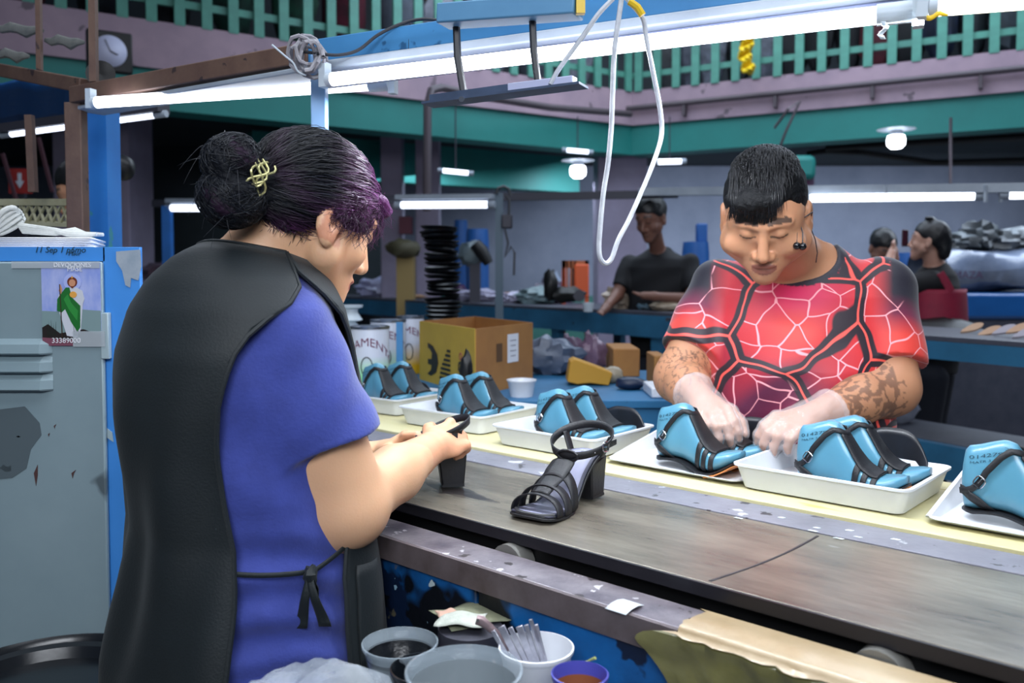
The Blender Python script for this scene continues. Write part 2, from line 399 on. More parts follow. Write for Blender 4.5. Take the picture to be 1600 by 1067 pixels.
for nm, a, b, n in (('right', C0, CR2, nR), ('left', C0, CL2, nL)):
    struct('trim_fascia_'+nm, run(a, b, n, 2.86, 3.2, -.06, .2), M_fascia)
    struct('trim_beam_'+nm, run(a, b, n, 2.57, 2.86, -.02, .25), M_teal)
struct('trim_beam_inner', MB().bar((-2.6, 8.6, 2.55), (.75, 10.6, 2.55), .25, .42), M_teal)
struct('wall_upper_back', MB().box(-9, 9.6, 11.6, 11.9, 3.2, 6.5), mat('upper_dark_wall', '#2c3438', .9, col2='#39424a', nscale=1))
def column(px, Y, wd, name='column', m=M_col, z1=2.84):
    p = P(px, 425, Y); return struct(name, MB().box(p.x-wd/2, p.x+wd/2, Y, Y+wd, 0, z1), m, bev=.01)
column(972, 9.15, .52); column(612, 8.9, .22); column(668, 8.8, .24); 
pcl = P(145, 425, 5.3); pcl = P(145, 425, 7.3); struct('column', MB().box(pcl.x-.32, pcl.x+.32, 7.3, 7.8, 0, 2.84), M_col, bev=.01)
struct('left_bay_darkness', MB().box(-5.3, -1.45, 10.2, 10.3, 0, 2.84), mat('bay_darkness_tone', '#20282c', .9, col2='#2b3138', nscale=2))  # dark sheet standing in for the darkness of the left bay
# pipes along the fascia
M_pipe = mat('grey_brown_conduit', '#4e454b', .5, .2)
def pipe(pts, r, label, cat='pipe', m=None, name='conduit_pipe', group=None, n=8):
    return solo(name, MB().tube(pts, r, n), m or M_pipe, label, cat, group)
rr = thing('conduit_pipe', 'long brown conduit pipe clipped along the right balcony fascia', 'pipe', tuple(C0-nR*.12+Z3*3.02))
a = C0-nR*.12; b = CR2-nR*.12
part('pipe', MB().tube([a+Z3*3.02, b+Z3*3.04], .028), M_pipe, rr)
for k in (.17, .42, .66, .9, 1.2):
    q = C0+(CR-C0)*k-nR*.10; part('clip', MB().obox(q+Z3*2.97, dR*.03, nR*.07, Z3*.14), M_pipe, rr)
rr = thing('conduit_pipe', 'dark conduit pipe bending down the left balcony beam', 'pipe', tuple(P(672, 145, 6.6)))
part('pipe', MB().tube([P(985, 178, 8.6), P(860, 168, 7.8), P(760, 152, 7.2), P(690, 137, 6.8), P(674, 141, 6.7), P(668, 165, 6.65), P(667, 330, 6.65)], .032), M_pipe, rr)
pipe([P(1210, 200, 7.6), P(1232, 170, 7.5), P(1250, 158, 7.5), P(1228, 205, 7.5), P(1215, 240, 7.6)], .012, 'thin red-brown cable drooping from the balcony conduit', 'cable', name='hanging_cable')
pipe([P(1260, 262, 9), P(1264, 240, 9), P(1290, 236, 9), P(1345, 238, 9.2), P(1460, 254, 9), P(1610, 250, 8.2)], .03, 'black cable sagging across the grey back wall', 'cable', m=M_black, name='sagging_cable')
pipe([P(1290, 232, 8.8), P(1380, 226, 8.6), P(1610, 213, 7.6)], .03, 'dark pipe running under the right balcony', m=M_black)
pipe([Vector((P(1485, 207, 7).x, 7, 2.62)), P(1485, 290, 7)], .012, 'thin straight grey hanger rod under the right balcony', 'rod', name='hanger_rod')

# balcony railings: each baluster is its own part
def railing(name, a, b, label, n, skip0=0.0):
    d = (b-a); L = d.length; d.normalize(); r = thing(name, label, 'railing', tuple(a+Z3*3.2))
    nn = Vector((-d.y, d.x, 0)); sgn = 1 if nn.y > 0 else -1
    for z, h in ((3.36, .055), (4.3, .06)):
        part('rail', MB().bar(a+Z3*z, b+Z3*z, .03, h), M_rail, r)
    me = mesh_of(MB().obox((0, 0, .51), d*.075, nn*.03, Z3*1.04), 'baluster', False)
    me.materials.append(M_rail); k = 0; s = .1
    while s < L:
        o = bpy.data.objects.new('baluster', me); COL.objects.link(o); o.parent = r
        o.location = d*s+nn*sgn*(-.035); s += .195; k += 1
    return r
railing('balcony_railing', C0-nR*.03, CR2, 'sea green balcony railing above the right-hand beam', 30)
railing('balcony_railing', C0-nL*.03, CL2, 'sea green balcony railing above the clock', 30)
# goods stored upstairs behind the railings
cl = [('#0f4a3c', 'dark green'), ('#6a1430', 'maroon'), ('#15191f', 'black'), ('#13553f', 'bottle green'), ('#1a2430', 'blue black')]
for i in range(15):
    k = .08+i*.098; q = C0+(CL-C0)*k*1.0+nL*(.42+.1*(i % 2)); c, nm = (cl[(i*2+1) % 5] if i > 4 else [('#b8bccb', 'whitish'), ('#4a525c', 'grey'), ('#9298a5', 'pale grey')][i % 3])
    solo('fabric_bundle', MB().blob(q+Z3*(3.2+(.42+.05*(i % 3))*1.12), (.20, .18, .42+.05*(i % 3)), amp=.10, seed=i), mat('bundle_'+nm.replace(' ', '_'), c, .8, col2='#0c0f12' if i > 4 else '#6a7080', nscale=8, namt=.8),
         f'{nm} fabric bundle upstairs behind the left railing, ' + ['nearest the corner', 'second from the corner', 'third from the corner', 'fourth from the corner', 'fifth from the corner'][i] if i < 5 else f'{nm} fabric bundle upstairs behind the left railing, '+['sixth', 'seventh', 'eighth', 'ninth', 'tenth', 'eleventh', 'twelfth', 'thirteenth', 'fourteenth', 'fifteenth'][i-5]+' from the corner',
         'bundle', 'fabric bundles behind the left railing')
cr = ['#51565c', '#70788a', '#9aa2b4', '#3a4148', '#8c93a4', '#20242a', '#15181d', '#1c1f26', '#6a2030', '#11151b', '#1a2a4a', '#263238', '#34404a', '#2b363e', '#22282e', '#303a40']
nmr = ['grey', 'slate', 'pale', 'charcoal', 'silvery', 'black', 'jet black', 'dark grey', 'red', 'ink black', 'navy', 'dark teal', 'steel grey', 'dim green', 'sooty', 'murky grey']
for i in range(16):
    k = .05+i*.075; q = C0+(CR-C0)*k+nR*(.45+.12*(i % 2))
    solo('stored_sack', MB().blob(q+Z3*(3.2+(.34+.05*((i*5) % 4))*1.14), (.15, .14, .34+.05*((i*5) % 4)), amp=.14, seed=40+i), mat('sack_%s' % nmr[i].replace(' ', '_'), cr[i], .7, col2='#101418', nscale=9, namt=.9),
         f'{nmr[i]} sack stored upstairs behind the right railing', 'sack', 'sacks behind the right railing')
q = C0+(CR-C0)*.30-nR*.09
solo('yellow_cloth', MB().grid(lambda u, v: P(1157+18*u+3*math.sin(v*9), 52+62*v, 7.9)+Vector((0, .05*math.sin(v*23+u*4), 0)), 8, 16), mat('yellow_cloth', '#e8c512', .6, bump=.6, bscale=25), 'crumpled bright yellow cloth hung over the right balcony railing', 'cloth', solid=.03)

# ------------------------------------------------------------------ far lamps
M_tube = mat('lit_tube', '#ffffff', .3, emit=('#e6f0ff', 9))
M_tubef = mat('lit_tube_far', '#ffffff', .3, emit=('#dfeaff', 3.2))
M_bulb = mat('lit_bulb', '#ffffff', .3, emit=('#eef4ff', 14))
M_fix = mat('fixture_white_metal', '#aab4bf', .45, .1, col2='#939daa', nscale=5)
M_fixb = mat('fixture_blue_metal', '#5b8fb5', .45, .1, col2='#4c7ea6', nscale=6, spots=[('#35506a', 14, .68)])
for px, py, Y, lb in ((903, 269, 7.6, 'round lit ceiling bulb near the big mauve column'), (1400, 222, 7.0, 'round lit ceiling bulb above the man in the red shirt')):
    p = P(px, py, Y); t = thing('ceiling_bulb', lb, 'lamp', tuple(p+Z3*.07))
    part('bulb', MB().lathe([(.001, -.055), (.04, -.05), (.066, -.025), (.07, .02), (.062, .05), (.001, .052)], p, 16), M_bulb, t)
    part('socket', MB().lathe([(.001, .05), (.05, .052), (.05, .09), (.15, .10), (.001, .102)], p, 14), M_fix, t)
def lamp_tube(a, b, r, label, m=M_tubef, fix=True, cat='lamp', name='tube_lamp', ends=True, fh=.03, up=.05, fw=.06, fm=None, group=None):
    a, b = Vector(a), Vector(b); d = (b-a).normalized(); t = thing(name, label, cat, tuple((a+b)/2+Z3*(up+fh)), group)
    part('tube', MB().tube([a+d*.03, b-d*.03], r, 12), m, t)
    if ends:
        for q, s in ((a, 1), (b, -1)): part('end_cap', MB().tube([q-d*.01*s, q+d*.035*s], r*1.12, 12), M_fix, t)
    if not fix and ends and a.y > 7: part('suspension_rod', MB().tube([(a+b)/2, Vector(((a.x+b.x)/2, (a.y+b.y)/2, 2.86))], .006, 6), M_dkmetal, t)
    if fix: part('housing', MB().bar(a+Z3*up, b+Z3*up, fw, fh), fm or M_fix, t)
    return t
lamp_tube(P(686, 266, 7.6), P(738, 271, 7.6), .02, 'short lit tube lamp below the inner teal beam', fix=False)
lamp_tube(P(880, 234, 8.3), P(925, 238, 8.3), .02, 'short lit tube lamp on the teal beam left of the corner', fix=False)
lamp_tube(P(1022, 253, 8.3), P(1070, 252, 8.3), .025, 'short lit tube lamp by the pale wall behind the cable loop', fix=False)
lamp_tube(P(262, 325, 6.2), P(398, 325, 6.0), .024, 'lit tube lamp behind the dark hair bun')
lamp_tube(P(598, 322, 5.9), P(606, 322, 5.9), .02, 'stub of lit tube lamp beside the purple fringe', fix=False, ends=False)
lamp_tube(P(620, 320.5, 5.6), P(771, 319.5, 5.4), .022, 'lit tube lamp above the tall stack of black trays')
def ab(x0, y0, Y0, x1, y1, Y1): return P(x0, y0, Y0), P(x1, y1, Y1)
a, b = ab(240, 318, 6.3, 1060, 303, 5.6)
solo('lamp_rail', MB().bar(a, b, .05, .05), M_dkmetal, 'long grey overhead lamp rail crossing behind the workers', 'rail')
a, b = ab(1000, 300, 5.6, 1640, 293, 4.6)
solo('lamp_rail', MB().bar(a, b, .06, .05), M_fix, 'pale overhead lamp rail above the phone-holding woman', 'rail')
M_tubelit2 = mat('lit_tube_mid', '#ffffff', .3, emit=('#eaf2ff', 5))
lamp_tube(*ab(1256, 310, 5.1, 1534, 306, 4.75), .022, 'long lit tube lamp beside the man\'s head above the benches', m=M_tubelit2, fix=False)
lamp_tube(*ab(1565, 305, 4.7, 1660, 303, 4.6), .022, 'lit tube lamp at the right end of the pale rail', m=M_tubelit2, fix=False)
for px in (1384, 1540, 1563):
    solo('rail_bracket', MB().bar(P(px, 290, 4.7), P(px, 316 if px > 1500 else 302, 4.7), .012, .02, up=(0, 1, 0)), M_fix, {1384: 'small bracket on the middle of the pale lamp rail', 1540: 'tall bracket at the left of the gap in the lamp rail', 1563: 'tall bracket at the right of the gap in the lamp rail'}[px], 'bracket')
M_bpost = mat('far_blue_post', '#2a6fc0', .5, col2='#2560a0', nscale=4)
solo('lamp_post', MB().box(*(lambda p: (p.x-.03, p.x+.03, p.y-.03, p.y+.03))(P(263, 425, 6.2)), 0, 1.85), M_bpost, 'thin bright blue lamp post behind the hair bun', 'post')
solo('lamp_post', MB().box(*(lambda p: (p.x-.025, p.x+.025, p.y-.02, p.y+.03))(P(780, 425, 5.45)), 0, 1.88), mat('grey_blue_post', '#4f6474', .5), 'grey steel post beside the hanging wall switch', 'post')

# ------------------------------------------------------------------ far benches
M_bench = mat('blue_bench_paint', '#2f6f95', .5, col2='#245877', nscale=3, spots=[('#20303c', 8, .68)])
M_benchd = mat('dark_bench_top', '#3b3f4c', .5, col2='#4a4c58', nscale=12)
def bench(label, a, b, dep, th, ztop, legs, m=M_bench, mt=M_benchd, zs=.62, legm=None):
    a = Vector((a.x, a.y, 0)); b = Vector((b.x, b.y, 0)); d = (b-a).normalized(); n = Vector((-d.y, d.x, 0)); n = n if n.y > 0 else -n
    t = thing('long_bench', label, 'bench', tuple(a))
    part('bench_top', run(a, b, n, ztop-.02, ztop, .0, dep), mt, t)
    part('front_rail', run(a, b, n, ztop-th, ztop-.021, .0, .05), m, t)
    part('back_rail', run(a, b, n, ztop-th, ztop-.021, dep-.05, dep), m, t)
    part('lower_shelf', run(a, b, n, zs-.03, zs, .1, dep-.05), mt, t); part('shelf_rail', run(a, b, n, zs-.15, zs, .04, .09), m, t)
    L = (b-a).length
    for k in legs:
        for o in (.06, dep-.1):
            q = a+d*(L*k)+n*o; part('leg', MB().obox(q+Z3*(ztop-th)/2, d*.08, n*.06, Z3*(ztop-th)), m, t)
    return t, a, d, n
BA = bench('blue steel bench behind the man in the red shirt', P(1040, 497, 5.3), P(1800, 541, 3.05), .6, .10, 1.10, (.05, .46, .92))
BB = bench('long blue bench running behind the cardboard box', P(455, 456, 10.2), P(1052, 496, 5.45), .8, .165, 1.12, (.02, .5, .8, .97))
def onbench(B, s, o, z): t, a, d, n = B; return a+d*s+n*o+Z3*z

# ================================================================== CONVEYOR
ZB = .94
M_belt = mat('worn_steel_plate', '#453d37', .27, .25, col2='#8d8678', nscale=5.5, namt=.55, bump=.10, bscale=45, stretch=(3.0, .8, 1, -.733),
             spots=[('#332d2e', 5, .67), ('#b5b0a8', 13, .72)])
M_strip = mat('grey_edge_strip', '#868690', .5, .1, col2='#6e6e78', nscale=9, spots=[('#3c3a40', 22, .66), ('#b9bac2', 18, .68)], bump=.1)
M_board = mat('yellow_board', '#dcd5ac', .6, col2='#cdc493', nscale=7, stretch=(6, 1, 1, -.733), spots=[('#b9a968', 12, .67)])
M_frame = mat('grimy_steel_lip', '#8f878c', .38, .3, col2='#4f4854', nscale=12, namt=.5, spots=[('#33292b', 19, .64), ('#cfcacd', 33, .66)], bump=.2, bscale=30)
M_panel = mat('glue_spattered_blue_panel', '#1668ae', .42, col2='#0b3666', nscale=5, namt=.7,
              spots=[('#080c14', 3.1, .53), ('#0a1a34', 9, .60), ('#5a5646', 10, .68), ('#b4c3c6', 22, .70), ('#7fa0b4', 41, .70)], bump=.25, bscale=22)
M_tan = mat('tan_packing_tape', '#bda98a', .35, col2='#a58e6c', nscale=8, bump=.3, bscale=25, coat=.3)
M_olive = mat('olive_plastic_wrap', '#777346', .22, col2='#4f4d30', nscale=4, bump=.8, bscale=9, coat=.5, spots=[('#8f8a5c', 5, .62)])
cv = thing('conveyor_table', 'long steel work table with worn brown plate top, blue glue-spattered side', 'table', tuple(ST(-1.5, 1.3, 0)))
part('top_plate', MB().bst(-3.6, .35, 1.082, 1.414, ZB-.012, ZB), M_belt, cv, bev=.002)
part('plate_edge', MB().bst(-3.6, .35, 1.078, 1.084, ZB-.02, ZB-.001), mat('dark_steel_edge', '#2c2c32', .35, .6), cv)
part('edge_strip', MB().bst(-3.6, .35, 1.416, 1.512, ZB-.012, ZB+.0015), M_strip, cv, bev=.001)
part('gap_trough', MB().bst(-3.6, .35, 1.0, 1.3, ZB-.22, ZB-.20), M_black, cv)
part('gap_back', MB().bst(-3.6, .35, 1.10, 1.12, ZB-.21, ZB-.012), M_black, cv)
part('gap_channel', MB().bst(-3.6, .35, 1.512, 1.522, ZB-.1, ZB-.01), M_black, cv)
part('rear_board', MB().bst(-3.6, .35, 1.522, 1.92, ZB-.012, ZB+.006), M_board, cv, bev=.002)
part('steel_lip', MB().bst(-3.6, -.56, .985, 1.062, .898, .908), M_frame, cv, bev=.003)
part('steel_lip', MB().bst(-3.6, -.56, .978, .986, .868, .908), mat('rusty_lip_edge', '#3e332f', .6, col2='#6a6064', nscale=14, namt=.9), cv)
part('side_panel', MB().bst(-3.6, -.965, .984, .996, .25, .868), M_panel, cv, bev=.003)
part('side_panel', MB().bst(-.96, .35, .984, .996, .25, .868), M_panel, cv, bev=.003)
part('inner_frame', MB().bst(-3.6, .35, 1.05, 1.062, .70, .899), M_black, cv)
def wrapfn(u, v):
    s = -.60+.95*u; k = v
    prof = [(1.062, .9085), (1.02, .913), (.985, .912), (.976, .90), (.974, .86), (.976, .80), (.982, .70), (.986, .62)]
    x = k*(len(prof)-1); i = min(int(x), len(prof)-2); f = x-i
    t_ = prof[i][0]*(1-f)+prof[i+1][0]*f; z = prof[i][1]*(1-f)+prof[i+1][1]*f
    n = .006*math.sin(s*37+z*50)*math.sin(z*41+s*9)+.004*math.sin(s*90+z*20)
    if k < .4: n *= .2
    e = .03*math.sin(v*9)+.02*math.sin(v*23) if u < .01 else 0
    return ST(s+e, t_-abs(n)*1.4-.001, z+ (abs(n)*.6 if k < .35 else 0))
mo = MB(); mo.grid(wrapfn, 70, 44)
vw = part('plastic_wrap', mo, M_olive, cv)
part('tape_strip', MB().grid(lambda u, v: wrapfn(u, v*.40+.0)+Vector((0, 0, .0018))-T3*.0015, 70, 14), M_tan, cv)
part('leg', MB().bst(-2.2, -2.12, 1.05, 1.13, 0, .72), M_bench, cv); part('leg', MB().bst(-.1, -.02, 1.05, 1.13, 0, .72), M_bench, cv)
part('leg', MB().bst(-2.2, -2.12, 1.80, 1.88, 0, .928), M_bench, cv); part('leg', MB().bst(-.1, -.02, 1.80, 1.88, 0, .928), M_bench, cv)
for s_ in (-.97, -.36):
    part('roller', MB().tube([ST(s_, 1.064, .885), ST(s_, 1.098, .885)], .035, 20), mat('cloudy_roller', '#6b6a66', .4), cv)
for s_, ln in ((-.74, .02), (-1.02, .012)):
    pass
# seam mark: a curved dark joint line drawn over the plate
solo('seam_cord', MB().grid(lambda u, v: ST(-.602+.028*u+.010*math.sin(u*3.1), 1.09+.31*u, ZB+.0003)+S3*(.0022*(v-.5)*2), 24, 2), mat('seam_tar', '#2a2328', .6), 'thin dark curved joint line across the brown table plate', 'seam', solid=.0006)
solo('paper_tag', MB().grid(lambda u, v: ST(-.70+.035*u, .972+.045*v, .9095+.004*math.sin(v*3)), 4, 4), mat('white_paper', '#dfe6ea', .7), 'small white paper tag on the grimy steel lip', 'paper', solid=.0005)
rd = random.Random(3)
for i in range(9):
    s_ = rd.uniform(-.62, -.50) if i < 6 else rd.uniform(-.9, -.3); t_ = rd.uniform(1.40, 1.47)
    solo('paper_scrap', MB().obox(ST(s_, t_, ZB+.002), S3*rd.uniform(.006, .014), T3*rd.uniform(.003, .007)+S3*.003, Z3*.0007), MATS['white_paper'], 'tiny white paper scrap lying on the grey edge strip', 'scrap', 'paper scraps on the grey strip')
for s_, t_ in ((-1.02, 1.11), (-.62, 1.2), (-.86, 1.15)):
    pass

# ------------------------------------------------------------------ trays
M_tray = mat('milky_plastic', '#e2e5ea', .34, col2='#d6d9de', nscale=5, sss=.0, spots=[('#b4b0a6', 11, .70)], bump=.03)
def tray_mesh(L, W, hgt, open_front=False, open_side=False):
    def rring(l, w_, r, z, n=5):
        pts = []
        for cx, cy, a0 in ((l/2-r, w_/2-r, 0), (-l/2+r, w_/2-r, 90), (-l/2+r, -w_/2+r, 180), (l/2-r, -w_/2+r, 270)):
            for k in range(n+1):
                a = math.radians(a0+90*k/n); pts.append([cx+r*math.cos(a), cy+r*math.sin(a), z])
        return pts
    f = .028; lip = .007
    rings = [rring(L-f-.02, W-f-.02, .01, 0), rring(L-f, W-f, .018, .004), rring(L-.004, W-.004, .02, hgt-.006), rring(L+lip, W+lip, .022, hgt-.004), rring(L+lip, W+lip, .022, hgt),
             rring(L-.008, W-.008, .018, hgt), rring(L-f-.006, W-f-.006, .015, .008), rring(L-f-.03, W-f-.03, .01, .0045)]
    n = len(rings[0]); vs = []; 
    for rg in rings:
        for p in rg:
            if open_front and p[1] < -W/2+.035 and p[2] > .012: 
                k = max(0, min(1, (p[1]+W/2-.014)/.02)); p[2] = .010+(p[2]-.010)*0; 
            vs.append(p)
    fs = []
    for i in range(len(rings)-1):
        for k in range(n): fs.append((i*n+k, i*n+(k+1) % n, (i+1)*n+(k+1) % n, (i+1)*n+k))
    fs.append(tuple(range(n))[::-1]); fs.append(tuple((len(rings)-1)*n+k for k in range(n)))
    return MB().add(vs, fs)
RZ = math.atan2(SY, SX)
tm = mesh_of(tray_mesh(.315, .265, .052), 'tray'); tm.materials.append(M_tray)
tmo = mesh_of(tray_mesh(.33, .265, .052, True), 'tray_open'); tmo.materials.append(M_tray)
def tray(s_, t_, z, label, me=tm, rz=0):
    o = bpy.data.objects.new('plastic_tray', me); COL.objects.link(o); o.location = ST(s_, t_, z); o.rotation_euler = (0, 0, RZ+rz)
    return tag(o, label, 'tray', 'white trays on the work table')
ZT = ZB+.0065
tmw = mesh_of(tray_mesh(.335, .265, .052), 'tray_wide'); tmw.materials.append(M_tray)
tray(-.653, 1.703, ZT, 'deep white tray with lasted sandals, in front of the man\'s tattooed arm', tmw)
tray(-.292, 1.703, ZT, 'low-fronted white tray at the right end holding the largest blue last', tmo)
tray(-.98, 1.72, ZT, 'low-fronted white tray beside the black sandal, right under the man\'s gloved hand', tmo, -.01)
tray(-1.325, 1.70, ZT, 'white tray directly behind the finished black sandal\'s ankle strap', tm, .015)
tray(-1.735, 1.745, ZT, 'white tray just behind the woman\'s raised wrist', tm, .07)
tray(-2.13, 1.79, ZT, 'white tray half hidden behind the black apron', tm, .07)

# ------------------------------------------------------------------ shoe last geometry
class Last:
    def __init__(s, heelh=.012, L=.203, sc=1.0, ank=.118):
        s.L = L; s.h = heelh; s.ank = ank
    def zb(s, u):
        h = s.h; x = np.clip((u-.12)/.50, 0, 1); z = h*(1-x*x*(3-2*x)); z += .008*math.sin(math.pi*min(max((u-.1)/.5, 0), 1))*(1 if h < .05 else .2)
        if u > .70: z += .034*((u-.70)/.30)**1.5*(1 if h < .05 else .2)
        return float(z)
    def zt(s, u):
        U = [0, .03, .10, .30, .385, .45, .54, .64, .76, .90, 1.0]
        Z = [.108, .116, .118, .125, .121, .104, .080, .058, .040, .028, .014]
        return float(np.interp(u, U, Z))*s.ank/.118+(s.zb(u) if u > .5 else s.zb(u)*(.3+.7*u*2))
    def w(s, u):
        return float(np.interp(u, [0, .02, .08, .2, .35, .5, .62, .72, .85, .94, 1.0], [.010, .020, .030, .033, .031, .036, .043, .045, .039, .029, .012]))
    def cx(s, u): return .006*math.sin(u*3.0)
    def pt(s, u, v, off=0):
        """u heel 0..toe 1, v 0 top .. +-1 bottom"""
        zb, zt, w = s.zb(u), s.zt(u), s.w(u)
        th = math.pi*abs(v); sg = 1 if v >= 0 else -1
        cz = math.cos(th); z = (zb+zt)/2+(zt-zb)/2*math.copysign(abs(cz)**.75, cz)
        hh = (z-zb)/(zt-zb+1e-6); x = w*abs(math.sin(th))**.62*(1-.30*max(hh,0)*(1 if u < .5 else max(0, 1-(u-.5)*3)))*sg if 0 < abs(v) < 1 else 0
        y = s.L*u
        y += -.004*math.sin(hh*3.14)*max(0, 1-u*8)
        p = Vector((x+s.cx(u), y, z))
        if off:
            e = .004; a = s.pt(min(u+e, 1), v)-s.pt(max(u-e, 0), v); vv = abs(v)
            b = s.pt(u, min(vv+.01, .999)*sg)-s.pt(u, max(vv-.01, .001)*sg)
            n = a.cross(b); n = n.normalized() if n.length > 1e-9 else Vector((0, 0, 1))
            if n.dot(p-Vector((s.cx(u), s.L*u, (zb+zt)/2))) < 0: n = -n
            p = p+n*off
        return p
    def body(s, nu=44, nv=36):
        mb = MB(); us = [0, .004, .015, .03, .06]+[.06+.88*i/(nu-9) for i in range(1, nu-8)]+[.965, .985, 1.0]
        vs = []; n = nv
        for u in us:
            for j in range(n): vs.append(s.pt(u, -1+2*j/n if j else -1))
        fs = []
        for i in range(len(us)-1):
            for j in range(n): fs.append((i*n+j, (i+1)*n+j, (i+1)*n+(j+1) % n, i*n+(j+1) % n))
        fs.append(tuple(range(n))); fs.append(tuple((len(us)-1)*n+j for j in range(n))[::-1])
        return mb.add(vs, fs)
    def band(s, uc, hw, v0=-.99, v1=.99, off=.0018, n=34, m=5):
        """uc(v)->centre u ; hw half width in u"""
        return MB().grid(lambda a, b: s.pt(min(max(uc(v0+(v1-v0)*a)+hw*(2*b-1), .002), .998), v0+(v1-v0)*a, off), n, m)
    def strip(s, path, hw, off=.003, n=30):
        """ribbon following (u,v) points, hw in metres"""
        pa = [Vector((u, v, 0)) for u, v in path]
        def at(k):
            x = k*(len(pa)-1); i = min(int(x), len(pa)-2); f = x-i
            p0 = pa[max(i-1, 0)]; p1 = pa[i]; p2 = pa[i+1]; p3 = pa[min(i+2, len(pa)-1)]
            return .5*((2*p1)+(p2-p0)*f+(2*p0-5*p1+4*p2-p3)*f*f+(3*p1-p0-3*p2+p3)*f**3)
        def fn(a, b):
            q = at(a); q2 = at(min(a+.01, 1)); q1 = at(max(a-.01, 0)); c = s.pt(q.x, q.y, off); d = (s.pt(q2.x, q2.y, off)-s.pt(q1.x, q1.y, off)).normalized()
            n_ = (s.pt(q.x, q.y, off+.002)-c).normalized(); sd = d.cross(n_).normalized()
            return c+sd*(hw*(2*b-1))
        return MB().grid(fn, n, 3)
    def sole(s, th=.004, out=.003, u0=0, u1=1.0, nu=34, top=False):
        mb = MB(); vs = []; us = [u0+(u1-u0)*i/(nu-1) for i in range(nu)]
        for u in us:
            w_ = s.w(u)+out; w_ = w_ if 0 < u < 1 else w_*.8; z = s.zb(u)-.0005
            y = s.L*u+(out if u > .99 else -out if u < .01 else 0)
            for x, zz in ((-w_, z), (-w_*.5, z+.0), (w_*.5, z), (w_, z), (w_, z-th), (w_*.5, z-th), (-w_*.5, z-th), (-w_, z-th)): vs.append((x+s.cx(u), y, zz))
        fs = []
        for i in range(nu-1):
            for j in range(8): fs.append((i*8+j, (i+1)*8+j, (i+1)*8+(j+1) % 8, i*8+(j+1) % 8))
        fs.append(tuple(range(8))); fs.append(tuple((nu-1)*8+j for j in range(8))[::-1]); return mb.add(vs, fs)
M_last = mat('blue_last_plastic', '#5b96ae', .30, col2='#528ca6', nscale=4, coat=.25, spots=[('#4b86a0', 16, .74)])
M_leather = mat('black_strap_leather', '#131419', .55, bump=.15, bscale=300)
M_solebk = mat('black_rubber_sole', '#17181c', .5)
M_orange = mat('orange_insole_board', '#d0874c', .65, col2='#c4763c', nscale=20)
M_chrome = mat('chrome_buckle', '#d8dade', .18, 1.0)
M_ink = mat('dark_stamp_ink', '#173f50', .6)
def buckle(c, ex, ey, ez, rx=.009, ry=.007, r=.0011):
    mb = MB(); n = 24; pts = []
    for k in range(n+1):
        a = 2*math.pi*k/n; x = abs(math.cos(a))**.6*math.copysign(1, math.cos(a)); y = abs(math.sin(a))**.6*math.copysign(1, math.sin(a))
        pts.append(c+ex*(rx*x)+ey*(ry*y)+ez*.0015)
    mb.tube(pts, r, 6, cap=False); mb.tube([c-ex*rx*.2+ez*.002, c+ex*rx+ez*.003], r*.8, 6); return mb
LS = Last(.012)
def make_last(mirror=1, code=True):
    t = thing('lasted_sandal', 'x', 'shoe last'); g = LS
    part('last_body', g.body(), M_last, t, local=True, ang=1.0)
    part('sole', g.sole(.004, .003), M_solebk, t, local=True, label='black sole edge')
    part('insole_board', g.sole(.003, .015, .68, .95), M_orange, t, local=True, label='orange board under the toe').location = (0, .006, -.0032)
    for uc, hw in ((.60, .030), (.675, .028), (.755, .030)):
        part('toe_strap', g.band(lambda v, uc=uc: uc+.02-.045*abs(v), hw/1.2, off=.0022), M_leather, t, solid=.0022, local=True)
    part('instep_strap', MB().grid(lambda a, b: g.pt(.43+.36*a, (-.21-.05*math.sin(a*3))*(1-2*b), .0042), 22, 9), M_leather, t, solid=.0022, local=True)
    part('ankle_strap', g.strip([(.008, .60), (.06, .585), (.13, .535), (.20, .465), (.27, .385), (.345, .28), (.42, .15), (.45, 0), (.42, -.15), (.345, -.28), (.27, -.385), (.20, -.465), (.13, -.535), (.06, -.585), (.008, -.60)], .0052, .0045), M_leather, t, solid=.0022, local=True)
    part('heel_strap', g.strip([(.24, .97), (.20, .84), (.14, .72), (.06, .62), (.012, .58)], .0075, .0036), M_leather, t, solid=.002, local=True)
    part('heel_strap', g.strip([(.24, -.97), (.20, -.84), (.14, -.72), (.06, -.62), (.012, -.58)], .0075, .0036), M_leather, t, solid=.002, local=True)
    for sg in (1, -1):
        c = g.pt(.15, sg*.518, .006); d = (g.pt(.20, sg*.465, .006)-g.pt(.10, sg*.56, .006)).normalized(); n = (g.pt(.15, sg*.518, .01)-c).normalized()
        part('buckle', buckle(c, d, n.cross(d).normalized(), n, .0095, .0085), M_chrome, t, local=True, label='chrome buckle')
        if code:
            for txt, u0, v0, sz in (('014279', .05, .33, .0175), ('MATR 3', .06, .385, .0095), ('2', .31, .25, .0175), ('B', .31, .32, .013)):
                me = text_mesh(txt, sz, 0); co = np.empty(len(me.vertices)*3); me.vertices.foreach_get('co', co); co = co.reshape(-1, 3); out = []
                Wd = co[:, 0].max()
                for x, y, z in co:
                    xx = x if sg > 0 else Wd-x
                    u = u0+xx/g.L; u = min(max(u, .01), .6); hgt = g.zt(u)-g.zb(u); v = v0-y/hgt*.42
                    out.append(g.pt(u, sg*max(v, .02), .0010))
                me.vertices.foreach_set('co', np.array([list(p) for p in out]).ravel()); me.update()
                part('stamp', me, M_ink, t, local=True)
    return t
proto = make_last()
def place_last(src, s_, t_, z, label, rz=0, pitch=0, first=False):
    o = src if first else dup(src)
    o.location = ST(s_, t_, z); o.rotation_euler = (pitch, 0, RZ-math.pi/2+rz); o['label'] = label; o['group'] = 'blue lasts wearing black sandals'
    return o
ZL = ZT+.0105
